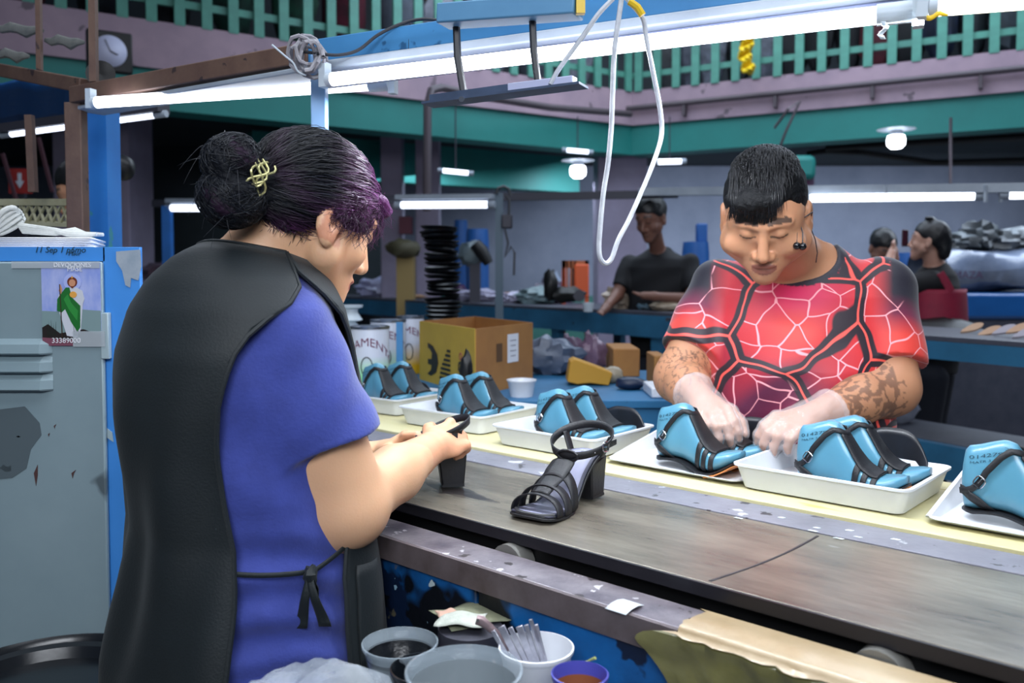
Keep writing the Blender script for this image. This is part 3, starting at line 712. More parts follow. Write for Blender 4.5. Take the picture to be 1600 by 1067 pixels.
pairs = [(-.716, 1.655, 'in the deep tray beside the tattooed arm', .03),
         (-.415, 1.655, 'largest in view, in the right-end tray', .04),
         (-1.045, 1.66, 'in the low-fronted tray by the right glove', .0),
         (-1.395, 1.655, 'in the tray behind the finished sandal', .02),
         (-1.805, 1.70, 'in the tray behind the woman\'s wrist', .05),
         (-2.20, 1.74, 'in the tray beside the glue cans', .05)]
for i, (s_, t_, lb, rz) in enumerate(pairs):
    place_last(proto, s_, t_, ZL, 'strapped blue last, '+('' if i == 1 else 'near one of the pair ')+lb, rz, first=(i == 0))
    if i != 1: place_last(proto, s_+.012, t_+.088, ZL, 'strapped blue last, far one of the pair '+lb, rz+.05)
# curved black outsoles standing behind the pairs
M_outs = mat('glossy_black_outsole', '#15161b', .35, col2='#1d2028', nscale=30)
def outsole(s_, t_, label, hh=.055):
    def fn(u, v):
        a = (u-.5)*2; y = .16*u-.02; top = (1-abs(a)**3.2)*hh+.015
        return ST(s_+y, t_+.018*math.cos(a*1.4)+.012*v, ZT+.009+ .045*(1-u)*0 + top*v*1.15)
    return solo('outsole', MB().grid(fn, 26, 8), M_outs, label, 'shoe sole', 'black outsoles standing in the trays', solid=.003)
outsole(-.66, 1.815, 'curved black outsole standing in the deep tray, just behind the coded lasts', .075)
outsole(-.96, 1.81, 'curved black outsole standing behind the lasts by the man\'s right glove', .065)
outsole(-1.32, 1.80, 'curved black outsole standing in the tray behind the finished sandal', .055)
outsole(-1.80, 1.84, 'curved black outsole standing in the tray behind the woman\'s wrist', .035)
outsole(-2.18, 1.87, 'curved black outsole standing in the tray next to the glue cans', .04)

# ------------------------------------------------------------------ finished block-heel sandal
M_insole = mat('lavender_grey_insole', '#8c8da4', .42, col2='#7f8098', nscale=12)
M_insoledk = mat('dark_insole_rim', '#2a2b3d', .5)
HS = Last(.083, .228)
HS.ank = .118
def make_sandal(label):
    g = HS; t = thing('block_heel_sandal', label, 'sandal')
    wsq = lambda u: float(np.interp(u, [0, .02, .08, .2, .35, .5, .65, .78, .92, .98, 1.0], [.012, .024, .032, .034, .032, .036, .044, .047, .044, .040, .033]))
    g.w = wsq
    part('sole', g.sole(.005, .004), M_solebk, t, local=True, bev=.001)
    ins = MB(); vs = []; nu = 34
    part('insole', MB().grid(lambda a, b: Vector(((b*2-1)*(wsq(.015+.97*a)+.001)+g.cx(a), g.L*(.015+.97*a), g.zb(.015+.97*a)+.002)), nu, 5), M_insoledk, t, solid=.003, local=True)
    part('insole_pad', MB().grid(lambda a, b: Vector(((b*2-1)*(wsq(.03+.92*a)-.006)+g.cx(a), g.L*(.03+.92*a), g.zb(.03+.92*a)+.0042)), nu, 5), M_insole, t, solid=.001, local=True, label='lavender grey insole')
    # front welt
    part('toe_welt', MB().tube([Vector((x, g.L*.985-.02*(abs(x)/.042)**4, g.zb(.97)+.001)) for x in np.linspace(-.040, .040, 14)], .0055, 8), M_solebk, t, local=True)
    z1 = g.zb(.12)-.005; q = [(-.029, .0), (.029, .0), (.029, .054), (-.029, .054)]; q2 = [(-.027, .004), (.027, .004), (.026, .048), (-.026, .048)]
    mb = MB(); mb.add([(x, y, 0) for x, y in q2]+[(x*.97, y, z1*.55) for x, y in q]+[(x*1.04, y*1.1-.002, z1+.002*(y > .03)-(.012 if y > .03 else 0)) for x, y in q],
                      [(3, 2, 1, 0)]+[(i+4*k, (i+1) % 4+4*k, (i+1) % 4+4*k+4, i+4*k+4) for k in (0, 1) for i in range(4)]+[(8, 9, 10, 11)])
    part('block_heel', mb, mat('black_heel_wrap', '#14151a', .42, bump=.08, bscale=200), t, local=True, bev=.003)
    part('heel_tip', MB().box(-.0273, .0273, .0037, .0483, -.0005, .005), M_solebk, t, local=True)
    def arch(uc, hw, hgt, lean=.0, off=0):
        def fn(a, b):
            an = math.pi*(1-a); u = uc+hw*(2*b-1)-lean*math.sin(an); x = (wsq(uc)+.004)*math.cos(an); hz = abs(math.sin(an))**.8*hgt
            return Vector((x+g.cx(u), g.L*u, g.zb(min(u, 1))+hz+off+.001))
        return MB().grid(fn, 30, 3)
    part('toe_strap', arch(.87, .046, .034, .03), M_leather, t, solid=.0024, local=True)
    part('toe_strap', arch(.745, .050, .047, .04), M_leather, t, solid=.0024, local=True)
    part('toe_strap', arch(.61, .050, .060, .05), M_leather, t, solid=.0024, local=True)
    def tp(a, b):
        u = .40+.42*a; hz = np.interp(u, [.40, .46, .55, .70, .82], [.050, .058, .062, .050, .036]); hw = np.interp(a, [0, .10, .3, 1], [.014, .024, .025, .018])
        return Vector((g.cx(u)+(2*b-1)*hw, g.L*u, g.zb(u)+hz+.001-(2*b-1)**2*.003))
    part('instep_strap', MB().grid(tp, 24, 5), M_leather, t, solid=.0026, local=True)
    pts = []
    def ring(a, b):
        an = 2*math.pi*a; y = .044+.054*math.cos(an); x = .060*math.sin(an); z = .112+.022*(-math.cos(an))+(2*b-1)*.0075
        return Vector((x*(1+.04*(2*b-1)), y, z))
    part('ankle_strap', MB().grid(ring, 48, 3, True), M_leather, t, solid=.0024, local=True)
    part('heel_strap', MB().grid(lambda a, b: Vector((-.033-.018*a, .016+.020*b-.006*a, .078+.042*a)), 10, 3), M_leather, t, solid=.0024, local=True)
    part('heel_strap', MB().grid(lambda a, b: Vector((.033+.018*a, .016+.020*b-.006*a, .078+.042*a)), 10, 3), M_leather, t, solid=.0024, local=True)
    part('strap_loop', MB().tube([Vector((.022*math.cos(x), .098, .090+.010*math.sin(x))) for x in np.linspace(0, 6.28, 12)], .003, 6), M_leather, t, local=True)
    for sg in (-1,):
        c = Vector((sg*.0585, .058, .107)); part('buckle', buckle(c, Vector((0, 1, .12)).normalized(), Vector((0, -.12, 1)).normalized(), Vector((sg, 0, 0)), .011, .009, .0014), M_chrome, t, local=True, label='chrome buckle')
        part('strap_tip', MB().obox(c+Vector((.002*sg, -.022, .002)), Vector((.002, 0, 0)), Vector((.003*sg, -.03, .004)), Vector((0, 0, .010))), M_leather, t, local=True)
        for k in range(3): part('punch_hole', MB().lathe([(.0, .0), (.0013, .0)], (0, 0, 0), 8), M_tray, t, local=True).matrix_local = Matrix.Translation(Vector((sg*(.048-.009*k), .0785+.005*k, .098)))@Matrix.Rotation(-math.pi/2, 4, 'X')
    put_text('Iv...ica', .011, (-.018, .030, .0885), (1, 0, 0), (0, 1, -.1), mat('silver_print', '#b8bcc8', .4), t)
    return t
sd = make_sandal('finished black block-heel sandal standing on the brown table plate')
sd.location = (.160, 1.690, ZB+.0055); sd.rotation_euler = (0, 0, math.atan2(-.82, -.57)-math.pi/2)
sd2 = dup(sd, (-.098, 1.765, ZB+.0055), math.atan2(-.18, -.98)-math.pi/2, 'black block-heel sandal held by the woman in the apron')

# ================================================================== OVERHEAD LAMP FRAME (near)
M_brown = mat('brown_frame_paint', '#5b443c', .6, .1, col2='#6d5548', nscale=12, spots=[('#3c2f30', 20, .66)], bump=.1)
M_nblue = mat('blue_frame_paint', '#4a8cc0', .45, .05, col2='#3f7fb4', nscale=5, spots=[('#b8cbd8', 24, .74), ('#2a5a84', 9, .70)])
M_tubeN = mat('lit_tube_near', '#ffffff', .3, emit=('#edf2ff', 7))
M_tubeY = mat('lit_tube_warm_edge', '#fff6d0', .3, emit=('#fff8dc', 8))
M_cap = mat('tube_end_plastic', '#c6d2dc', .35)
M_wire = mat('grey_white_cable', '#a9aeb8', .5, col2='#cfd3da', nscale=30)
M_wiredk = mat('dark_cable', '#23262e', .5)
M_yellow = mat('yellow_tape', '#d9b416', .45)
# brown half
t = thing('lamp_gantry', 'brown steel lamp frame with upright post left of the woman', 'frame', tuple(P(122, 425, 2.32)-Z3*0))
t.location.z = 0
A0 = G(118, 150, 1.86); A1 = G(490, 84, 1.86); A2 = G(1440, -52, 1.86)
part('beam', MB().bar(A0, A1, .04, .045), M_brown, t, bev=.003)
part('reflector', MB().bar(A0+Vector((.02, .03, -.035)), A1+Vector((0, .03, -.035)), .09, .012), M_fix, t, bev=.003)
pp = P(124, 425, A0.y); part('post', MB().box(pp.x-.023, pp.x+.023, pp.y-.02, pp.y+.02, 0, 1.84), M_brown, t, bev=.003)
part('cross_beam', MB().bar(P(-60, 98, 2.9), P(135, 135, A0.y), .04, .04), M_brown, t, bev=.003)
part('hanger', MB().bar(P(62, 110, 2.55), P(60, -20, 2.55), .014, .014, up=(0, 1, 0)), M_brown, t)
part('hanger', MB().bar(P(147, 128, 2.32), P(145, -20, 2.32), .018, .018, up=(0, 1, 0)), M_brown, t)
# blue half
t2 = thing('lamp_gantry', 'light blue steel lamp frame above the two workers', 'frame', (0, 0, 0)); pb = P(502, 425, A1.y-.02); t2.location = (pb.x, pb.y, 0)
part('beam', MB().bar(A1, A2, .04, .05), M_nblue, t2, bev=.003)
part('post', MB().box(pb.x-.016, pb.x+.016, pb.y-.016, pb.y+.016, 0, 1.85), mat('pale_blue_post', '#6f9fd0', .45, col2='#8fb2dc', nscale=4), t2, bev=.002)
part('reflector', MB().bar(A1+Vector((.0, -.01, -.042)), A2+Vector((0, -.01, -.042)), .085, .02), M_fix, t2, bev=.004)
part('channel', MB().bar(A1+Vector((.02, .0, -.062)), A2+Vector((0, .0, -.062)), .05, .02), mat('lilac_white_metal', '#9aa3c4', .4), t2, bev=.003)
part('box_beam', MB().bar(P(692, 26, 1.52), P(905, 10, 1.42), .05, .034), mat('pale_blue_box', '#5f93ba', .5, col2='#5285ad', nscale=5), t2, bev=.003)
def near_tube(p0, p1, label, m, r=.0138, full=True):
    a, b = Vector(p0), Vector(p1); d = (b-a).normalized(); t = thing('tube_lamp', label, 'lamp', tuple((a+b)/2+Z3*.03))
    part('tube', MB().tube([a, b], r, 16), m, t)
    part('end_cap', MB().tube([b, b+d*.05], r*1.22, 16), M_cap, t); part('end_cap', MB().tube([a-d*.012, a], r*1.05, 16), M_cap, t)
    part('lamp_holder', MB().bar(b+d*.05+Z3*.0, b+d*.066, .022, .05), M_cap, t)
    part('lamp_holder', MB().bar(a-d*.028+Z3*.01, a-d*.012+Z3*.01, .022, .05), M_cap, t)
    n = 30
    for k in range(n): pass
    return t
near_tube(G(520, 124, 1.775), G(1370, 24, 1.775), 'long lit tube lamp along the light blue frame', M_tubeN)
near_tube(P(152, 160, 2.24), P(578, 132, 2.02), 'lit tube lamp under the brown frame over the woman\'s bun', M_tubeN, .0145)
near_tube(P(1468, 10, 1.27), P(1760, -14, 1.15), 'lit tube lamp with yellow tape at the upper right corner', M_tubeY)
lamp_tube(P(6, 211, 3.1), P(256, 178, 2.9), .011, 'thin lit tube lamp with yellow-green edge at the left', M_tubef, up=.02, fm=M_dkmetal)
solo('clear_tape', MB().grid(lambda u, v: P(1376+8*u+4*math.sin(v*6), 34+28*v, 1.30)+Vector((0, .004*math.sin(v*12), 0)), 4, 8), M_cap, 'torn pale tape hanging from the end of the long tube lamp', 'tape', solid=.001)
solo('yellow_tape', MB().grid(lambda u, v: P(1448+36*u, 24+8*v-10*u+2*math.sin(u*9), 1.26), 8, 3), M_yellow, 'yellow tape torn at the end of the upper right tube lamp', 'tape', solid=.001)
# hanging lamp holder bar
t = thing('lamp_bracket', 'dusty grey lampless fixture hung from the blue frame on two arms', 'bracket', tuple(P(790, 150, 1.48)))
a, b = P(668, 164, 1.55), P(912, 133, 1.43); d = (b-a).normalized()
m1 = P(797, 147, 1.485)
part('base_plate', MB().bar(a, b, .045, .004), mat('dull_blue_grey_metal', '#4a5a76', .5, .2, col2='#3a475e', nscale=9), t)
part('spine', MB().bar(a+d*.01+Z3*.008, m1+Z3*.008, .022, .014), MATS['dull_blue_grey_metal'], t)
part('spine_cover', MB().bar(m1+Z3*.008, b-d*.015+Z3*.008, .024, .016), mat('lilac_plastic', '#b3b8d6', .4), t, bev=.002)
part('arm', MB().tube([P(713, 38, 1.52), P(715, 90, 1.52), P(725, 148, 1.52)], [.0065]*3, 6), M_wiredk, t); part('arm', MB().tube([P(832, 30, 1.46), P(834, 80, 1.46), P(841, 132, 1.46)], [.006]*3, 6), M_wiredk, t)
part('pivot_bolt', MB().tube([P(721, 155, 1.51), P(721, 155, 1.49)], .005, 12), M_chrome, t)
# cables
def cable(pts, r, label, m=M_wire, name='hanging_cable', n=8, seg=8):
    pts = [Vector(p) for p in pts]; out = []
    for i in range(len(pts)-1):
        p0 = pts[max(i-1, 0)]; p1 = pts[i]; p2 = pts[i+1]; p3 = pts[min(i+2, len(pts)-1)]
        for k in range(seg):
            f = k/seg; out.append(.5*((2*p1)+(p2-p0)*f+(2*p0-5*p1+4*p2-p3)*f*f+(3*p1-p0-3*p2+p3)*f**3))
    out.append(pts[-1]); return solo(name, MB().tube(out, r, n), m, label, 'cable')
Y = 1.42
loop = [(972, -8), (968, 20), (960, 80), (957, 150), (955, 200), (950, 255), (943, 300), (938, 350), (936, 395), (944, 411), (955, 405), (966, 375), (982, 345), (1000, 305), (1018, 262), (1033, 215), (1032, 175), (1022, 120), (1010, 60), (1005, 30), (990, 10), (978, -4)]
cable([P(x, y, Y+.0006*(x-940)) for x, y in loop], .0042, 'long white-grey cable hanging in a loop between the two workers', seg=6)
cable([P(x, y, Y+.02) for x, y in [(958, -2), (935, 22), (912, 55), (890, 85), (872, 110), (860, 132)]], .004, 'grey cable running down to the lampless fixture')
solo('tape_wrap', MB().tube([P(983, 2, 1.43), P(996, 11, 1.43), P(1004, 24, 1.43)], .0062, 8), M_yellow, 'yellow tape wrapped on the top bend of the cable loop', 'tape')
solo('tape_wrap', MB().bar(P(907, -6, 1.40), P(907, 22, 1.40), .014, .014, up=(0, 1, 0)), M_yellow, 'yellow tape on the blue box at the frame top', 'tape')
cable([P(x, y, 1.80) for x, y in [(470, 80), (500, 84), (530, 86), (560, 78), (590, 55), (625, 38), (660, 30), (700, 34)]], .0035, 'black cable draped over the blue frame', M_wiredk)
cable([P(x, y, 1.79) for x, y in [(641, 35), (639, 62), (637, 82), (626, 84)]], .0012, 'thin black wire tie hanging on the blue frame', M_wiredk, 'wire_tie')
cable([P(x, y, 1.79) for x, y in [(425, 70), (446, 88), (458, 98), (466, 112), (478, 118)]], .002, 'white zip tie tail poking out from the knotted rope', M_cap, 'zip_tie')
kn = MB(); rd = random.Random(5)
for k in range(6):
    c = P(478+rd.uniform(-8, 12), 88+rd.uniform(-10, 8), 1.80); pts = []
    for i in range(13):
        a = 6.28*i/12; pts.append(c+Vector((math.cos(a)*(.016+.004*k), rd.uniform(-.01, .01)+.02*math.sin(a+k), math.sin(a)*(.030+.003*(k % 3)))))
    kn.tube(pts, .0042, 6, cap=False)
solo('rope_knot', kn, mat('grey_rope', '#8b8a92', .8, col2='#a5a3a8', nscale=40), 'knot of grey rope binding the brown and blue frames', 'rope')
M_clock = mat('clock_face', '#c3c6e0', .5)

# ------------------------------------------------------------------ upper left clutter
t = thing('wall_clock', 'round wall clock in a dark square case on the left fascia', 'clock', tuple(P(172, 80, 5.6)))
c = P(172, 80, 5.6); ex = dL*-1; fx = Vector((ex.y, -ex.x, 0)) if ex.y < 0 else Vector((-ex.y, ex.x, 0))
fx = Vector((0, 0, 0))-nL
part('case', MB().obox(c-fx*.03, ex*.27, fx*.06, Z3*.26), M_black, t, bev=.01)
part('face', MB().add([c+fx*.003+ex*(.10*math.cos(a*6.283/32))+Z3*(.10*math.sin(a*6.283/32)) for a in range(32)], [tuple(range(32))]), M_clock, t, solid=.004)
part('hour_hand', MB().bar(c+fx*.008, c+fx*.008+ex*.045-Z3*.02, .004, .007), M_black, t); part('minute_hand', MB().bar(c+fx*.008, c+fx*.008-ex*.03+Z3*.07, .004, .005), M_black, t)
pa = C0+(CL2-C0)*0
solo('loudspeaker', MB().lathe([(.0, -.02), (.03, -.02), (.05, .02), (.085, .05), (.09, .055), (.0, .04)], (0, 0, 0), 20), M_black, 'x', 'speaker')
o = bpy.data.objects['loudspeaker']; o.location = P(160, 122, 2.4); o.rotation_euler = (math.radians(80), 0, .3); o['label'] = 'small round black fan motor on the brown frame corner'; o['category'] = 'fan'; o.name = 'fan_motor'
o.scale = (.42, .42, .42)
solo('tarp', MB().grid(lambda u, v: P(-40+155*u, 128+62*v, 3.6+.3*v)+Vector((0, 0, .01*math.sin(u*17))), 12, 6), mat('blue_tarp', '#124a86', .5, bump=.4, bscale=12), 'dark blue tarp stretched behind the left frame', 'tarp', solid=.01)
for (x0, y0, x1, y1, Yv, lb) in ((-10, 42, 68, 50, 2.6, 'grey twig-like rag bundle over the upper left bar'), (70, 62, 132, 68, 2.6, 'grey feather-like strip tied to the left hanger'), (-10, 82, 46, 90, 2.7, 'dull green strip lying above the upper left bar')):
    solo('rag_strip', MB().tube([P(x0+(x1-x0)*k/6, y0+(y1-y0)*k/6+3*math.sin(k*2), Yv) for k in range(7)], [.006, .012, .016, .014, .018, .012, .005], 8, flat=.6), mat('grey_rag', '#6d6e6c', .9, col2='#4c5150', nscale=30), lb, 'rag')
M_cream = mat('cream_mesh_plastic', '#b9b79a', .5, col2='#9a9576', nscale=8)
t = thing('wire_basket', 'cream mesh basket tray hanging behind the brown post', 'basket', tuple(P(50, 345, 2.7)))
ba = [P(-60, 316, 2.75), P(122, 316, 2.55), P(122, 316, 2.75), P(-60, 316, 3.0)]
bb = [P(-60, 345, 2.75), P(118, 352, 2.55), P(118, 348, 2.75), P(-60, 345, 3.0)]
for i in range(4):
    part('rim', MB().bar(ba[i], ba[(i+1) % 4], .015, .02), M_cream, t); part('lower_rim', MB().bar(bb[i], bb[(i+1) % 4], .015, .012), M_cream, t)
n = 15
for i in range(n):
    k = i/n; k2 = min((i+1.2)/n, 1)
    part('slat', MB().bar(bb[0].lerp(bb[1], k), ba[0].lerp(ba[1], k2), .008, .005), M_cream, t)
    part('slat', MB().bar(ba[0].lerp(ba[1], k), bb[0].lerp(bb[1], k2), .008, .005), M_cream, t)
part('mesh_floor', MB().add(bb, [(0, 1, 2, 3)]), M_cream, t, solid=.004)
solo('post', MB().bar(P(46, 180, 2.5), P(52, 300, 2.5), .02, .02, up=(0, 1, 0)), M_brown, 'short wooden hanger stick above the cream basket', 'stick').name = 'hanger_stick'
solo('post', MB().box(*(lambda p: (p.x-.045, p.x+.045, p.y-.045, p.y+.045))(P(158, 425, 2.6)), 0, 1.93), mat('bright_blue_post', '#2f7fcf', .4, col2='#2a6fbe', nscale=4, spots=[('#3c8c98', 7, .62), ('#9cc0e0', 20, .73)]), 'thick bright blue steel post behind the brown post', 'post').name = 'steel_post'
t = thing('sign', 'red fire extinguisher sign with white arrow on the left wall', 'sign', tuple(P(32, 283, 6.0)))
c = P(32, 283, 6.0); part('board', MB().obox(c, (.16, 0, 0), (0, .01, 0), (0, 0, .17)), mat('sign_red', '#a02c28', .5), t)
part('sign_post', MB().box(c.x-.02, c.x+.02, c.y+.006, c.y+.04, 0, c.z+.05), M_dkmetal, t)
part('arrow', MB().prism([(-.012, .055), (.012, .055), (.012, 0), (.03, 0), (0, -.05), (-.03, 0), (-.012, 0)], c+Vector((0, -.012, 0)), (1, 0, 0), (0, 0, 1), (0, .004, 0)), M_cap, t)
solo('pipe_stand', MB().bar(P(4, 240, 5.8), P(26, 315, 5.8), .02, .02, up=(0, 1, 0)).bar(P(60, 215, 5.9), P(82, 300, 5.9), .02, .02, up=(0, 1, 0)), mat('maroon_paint', '#4a2a34', .6), 'maroon slanted brace bars beside the red sign', 'brace')
solo('light_box', MB().obox(P(220, 281, 10.17), (.21, 0, 0), (0, .05, 0), (0, 0, .14)), mat('tan_lit_board', '#a9774f', .6), 'small tan board in the dark bay behind the bun', 'board').name = 'tan_board'

# ------------------------------------------------------------------ locker
YL = 1.80
M_lockb = mat('locker_blue_paint', '#4590de', .38, col2='#3d88d6', nscale=3, spots=[('#8aa8c0', 30, .78)], bump=.03)
M_lockg = mat('locker_grey_door', '#8da1a8', .36, .1, col2='#80959d', nscale=3, spots=[('#5a676d', 3.4, .64), ('#4a3331', 26, .76), ('#b0a7aa', 31, .77)])
t = thing('metal_locker', 'blue metal locker with grey louvred door, left of the woman', 'locker', (P(100, 425, YL).x, YL+.2, 0))
x0 = P(-420, 425, YL).x; xd = P(165, 480, YL).x; x1 = P(223, 480, YL).x; zt = P(0, 386, YL).z
part('side_panel', MB().bar((x1-.003, YL+.004, (zt+.02)/2), (x1-.20, YL+.45, (zt+.02)/2), .004, zt-.02), M_lockb, t)
part('front_frame', MB().box(xd-.004, x1-.004, YL, YL+.006, .02, zt), M_lockb, t, bev=.001)
part('top_panel', MB().prism([(x0, YL+.006), (x1-.006, YL+.006), (x1-.203, YL+.45), (x0, YL+.45)], (0, 0, zt-.006), (1, 0, 0), (0, 1, 0), (0, 0, .006)), M_lockb, t)
part('top_rail', MB().box(x0, xd, YL, YL+.006, P(0, 408, YL).z, zt), M_lockb, t)
part('back_panel', MB().box(x0, x1-.2, YL+.445, YL+.45, .02, zt-.006), M_lockb, t)
part('base', MB().box(x0, x1-.2, YL+.01, YL+.44, 0, .03), M_black, t)
dr = part('door', MB().box(x0+.02, xd, YL-.014, YL-.002, .08, P(0, 409, YL).z), M_lockg, t, bev=.004)
part('hinge', MB().box(xd-.005, xd+.012, YL-.016, YL-.001, P(0, 560, YL).z, P(0, 488, YL).z), mat('pale_hinge', '#9fb2b8', .4), dr, bev=.002)
def louver(z, hh):
    xa, xb = x0+.05, P(88, 560, YL).x
    m = MB(); prof = [(0, -.014), (-.012, -.020), (-.020, -.024), (-.026, -.016), (-.027, -.014)]
    vs = []; 
    for x, k in ((xa, 0), (xa+.02, 1), (xb-.02, 1), (xb, 0)):
        for i, (dz, y) in enumerate([(0, -.0145), (-hh*.35, -.0145-.013*k), (-hh*.9, -.0145-.017*k), (-hh, -.0145-.012*k), (-hh, -.0145)]): vs.append((x, YL+y, z+dz))
    fs = [(j*5+i, (j+1)*5+i, (j+1)*5+i+1, j*5+i+1) for j in range(3) for i in range(4)]
    m.add(vs, fs); return m
for py in (528, 556, 584): part('louver', louver(P(0, py, YL).z, .033), M_lockg, dr, ang=.4)
part('lip', MB().box(x0+.03, P(72, 540, YL).x, YL-.020, YL-.0145, P(0, 548, YL).z, P(0, 541, YL).z), M_lockg, dr)
put_text('11 Sep 1 p6mo', .0175, P(54, 391.5, YL)+Vector((0, -.002, -.004)), (1, 0, 0), (0, 0, 1), M_ink, t, shear=.3)
put_text('Maur', .012, P(107, 396, YL)+Vector((0, -.002, -.004)), (1, 0, 0), (0, 0, 1), M_ink, t, shear=.3)
part('paint_chip', MB().prism([(0, 0), (.05, .004), (.052, -.03), (.045, -.06), (.03, -.055), (.028, -.075), (.018, -.07), (.012, -.04), (0, -.02)], P(182, 393, YL)+Vector((0, -.0022, 0)), (1, 0, 0), (0, 0, 1), (0, .001, 0)), mat('bare_grey_metal', '#9fb0c0', .35, .4, col2='#c2ccd6', nscale=18), t)
for py in (678, ): part('dent_flap', MB().prism([(0, 0), (.012, -.01), (.014, -.03), (0, -.02)], P(167, py-10, YL)+Vector((0, -.003, 0)), (1, 0, 0), (0, 0, 1), (0, .002, 0)), MATS['pale_hinge'], t)
for (px, py, w_, h_, an) in ((62, 740, .008, .045, .1), (119, 738, .005, .018, .4), (91, 664, .003, .010, .4), (82, 677, .003, .008, .3), (35, 680, .010, .004, 0)):
    part('paint_chip', MB().prism([(0, -h_/2), (w_/2, 0), (0+an*h_, h_/2), (-w_/2, .1*h_)], P(px, py, YL)+Vector((0, -.0152, 0)), (1, 0, 0), (0, 0, 1), (0, .0006, 0)), mat('rust_brown', '#4a2e2c', .7), dr)
part('paint_chip', MB().prism([(-.012, 0), (-.004, .008), (.003, .003), (.012, .006), (.012, -.006), (0, -.008)], P(15, 729, YL)+Vector((0, -.0152, 0)), (1, 0, 0), (0, 0, 1), (0, .0006, 0)), mat('pinkish_residue', '#a59a9c', .7), dr)
part('bare_patch', MB().prism([(-.10, -.01), (-.02, 0), (.01, -.035), (.013, -.06), (-.01, -.09), (-.02, -.13), (-.05, -.15), (-.1, -.155)], P(60, 633, YL)+Vector((0, -.0152, 0)), (1, 0, 0), (0, 0, 1), (0, .0006, 0)), mat('worn_dark_patch', '#59666c', .4, .1), dr)
# sticker with a robed saint on a cloudy background
s0 = P(64, 410, YL-.0165); s1 = P(159, 540, YL-.0165); sw = s1.x-s0.x; sh = s0.z-s1.z
t = thing('picture_card', 'taped picture card of a robed figure in green on the locker door', 'card', (s0.x+sw/2, YL-.0165, s1.z))
def on(u, v, o=0): return Vector((s0.x+sw*u, YL-.0172-o, s1.z+sh*v))
def shape(pts, col, o, name='print', parent=t):
    return part(name, MB().prism([(u*sw, v*sh) for u, v in pts], on(0, 0, o), (1, 0, 0), (0, 0, 1), (0, .0003, 0)), mat('print_'+col.strip('#'), col, .35), parent, smooth=False)
part('card', MB().box(s0.x, s1.x, YL-.0168, YL-.016, s1.z, s0.z), mat('print_sky', '#6b86d6', .35, col2='#c2c9ec', nscale=26, stretch=(1, 1, 2.4, 0), namt=.8), t)
shape([(0, 0), (1, 0), (1, .42), (.6, .44), (.3, .41), (0, .42)], '#7d9597', .0003)
shape([(0, 0), (1, 0), (1, .12), (.7, .20), (.3, .15), (.1, .26), (0, .22)], '#26201f', .0006)
shape([(0, 0), (.55, 0), (.5, .07), (0, .10)], '#7d4c5c', .0009)
def circ(cu, cv, r, n=20, ry=None): return [(cu+r*math.cos(6.283*k/n), cv+(ry or r*sw/sh)*math.sin(6.283*k/n)) for k in range(n)]
shape(circ(.53, .765, .15), '#aab6ea', .0009)
shape([(.40, .60), (.30, .62), (.26, .52), (.30, .40), (.42, .12), (.60, .10), (.66, .20), (.70, .50), (.73, .56), (.70, .66), (.60, .70), (.47, .70)], '#c9cdd6', .0012)
shape([(.42, .70), (.48, .70), (.52, .58), (.66, .48), (.65, .22), (.60, .17), (.50, .28), (.40, .44), (.34, .40), (.26, .42), (.27, .56), (.33, .62)], '#1f6a2c', .0015)
shape([(.45, .62), (.50, .52), (.62, .42), (.60, .30), (.46, .44), (.38, .56)], '#2f8a3c', .0018)
shape(circ(.53, .765, .085, ry=.062), '#6e3324', .0015)
shape(circ(.53, .755, .055, ry=.045), '#c98f6e', .0018)
shape([(.50, .715), (.56, .715), (.555, .70), (.53, .69), (.505, .70)], '#6e3324', .0021)
shape([(.515, .81), (.545, .81), (.53, .845)], '#e2a13a', .0021)
shape(circ(.545, .615, .06, ry=.038), '#e0a24a', .0021)
shape([(.30, .66), (.33, .74), (.36, .68), (.34, .62)], '#c98f6e', .0018)
shape([(.335, .10), (.35, .10), (.325, .74), (.31, .74)], '#3c2c22', .0021)
for k in range(8):
    u = .10+.03*k+(.30 if k > 4 else 0); shape([(u, .12), (u+.012, .12), (u-.03+.012*(k % 5), .27+.02*(k % 3))], '#1c2a22', .0013)
M_wt = mat('sticker_white', '#e6e8ee', .4)
for tx, sz, u, v in (('DEVOCIONES', .0125, .22, .945), ('MASE', .013, .45, .895), ('33389000', .015, .16, .035)):
    me = put_text(tx, sz, on(u, v, .0018), (1, 0, 0), (0, 0, 1), M_wt, t, ext=.0003)
part('clear_tape', MB().box(s0.x+sw*.52, s1.x+.008, YL-.0186, YL-.0182, s1.z-.002, s1.z+.03), mat('clear_tape', '#c3ccd2', .25, alpha=.5), t)
part('clear_tape', MB().box(s0.x-.06, s1.x+.0, YL-.0186, YL-.0182, s0.z-.012, s0.z+.002), MATS['clear_tape'], t)
# on top of the locker
for k in range(5):
    xa = P(-80, 380, YL).x; xb = P(139-3*(k % 2)+k*.6, 380, YL).x
    solo('paper_sheet', MB().add([(xa, YL+.01, zt+.002+k*.0042), (xb, YL+.012-.002*k, zt+.002+k*.0042), (xb-.09, YL+.26, zt+.002+k*.0042), (xa, YL+.26, zt+.002+k*.0042)], [(0, 1, 2, 3)]), M_wt,
         'white paper pad on top of the locker, ' + ['bottom of the pile', 'second from the bottom', 'middle of the pile', 'second from the top', 'topmost under the rope'][k], 'paper', 'paper pads on the locker', solid=.0036)
rp = MB(); zz = zt+.024
for k in range(5):
    c = P(22, 352, YL+.10); pts = []
    for i in range(17):
        a = 6.283*i/16; pts.append(Vector((c.x-.012+.005*k+.030*math.cos(a)*(1-.1*k), c.y+.03*math.sin(a)*.8-.01*k, zz+.026+.020*math.sin(a+.5+k*.35)+.004*k)))
    rp.tube(pts, .0052, 8, cap=False)
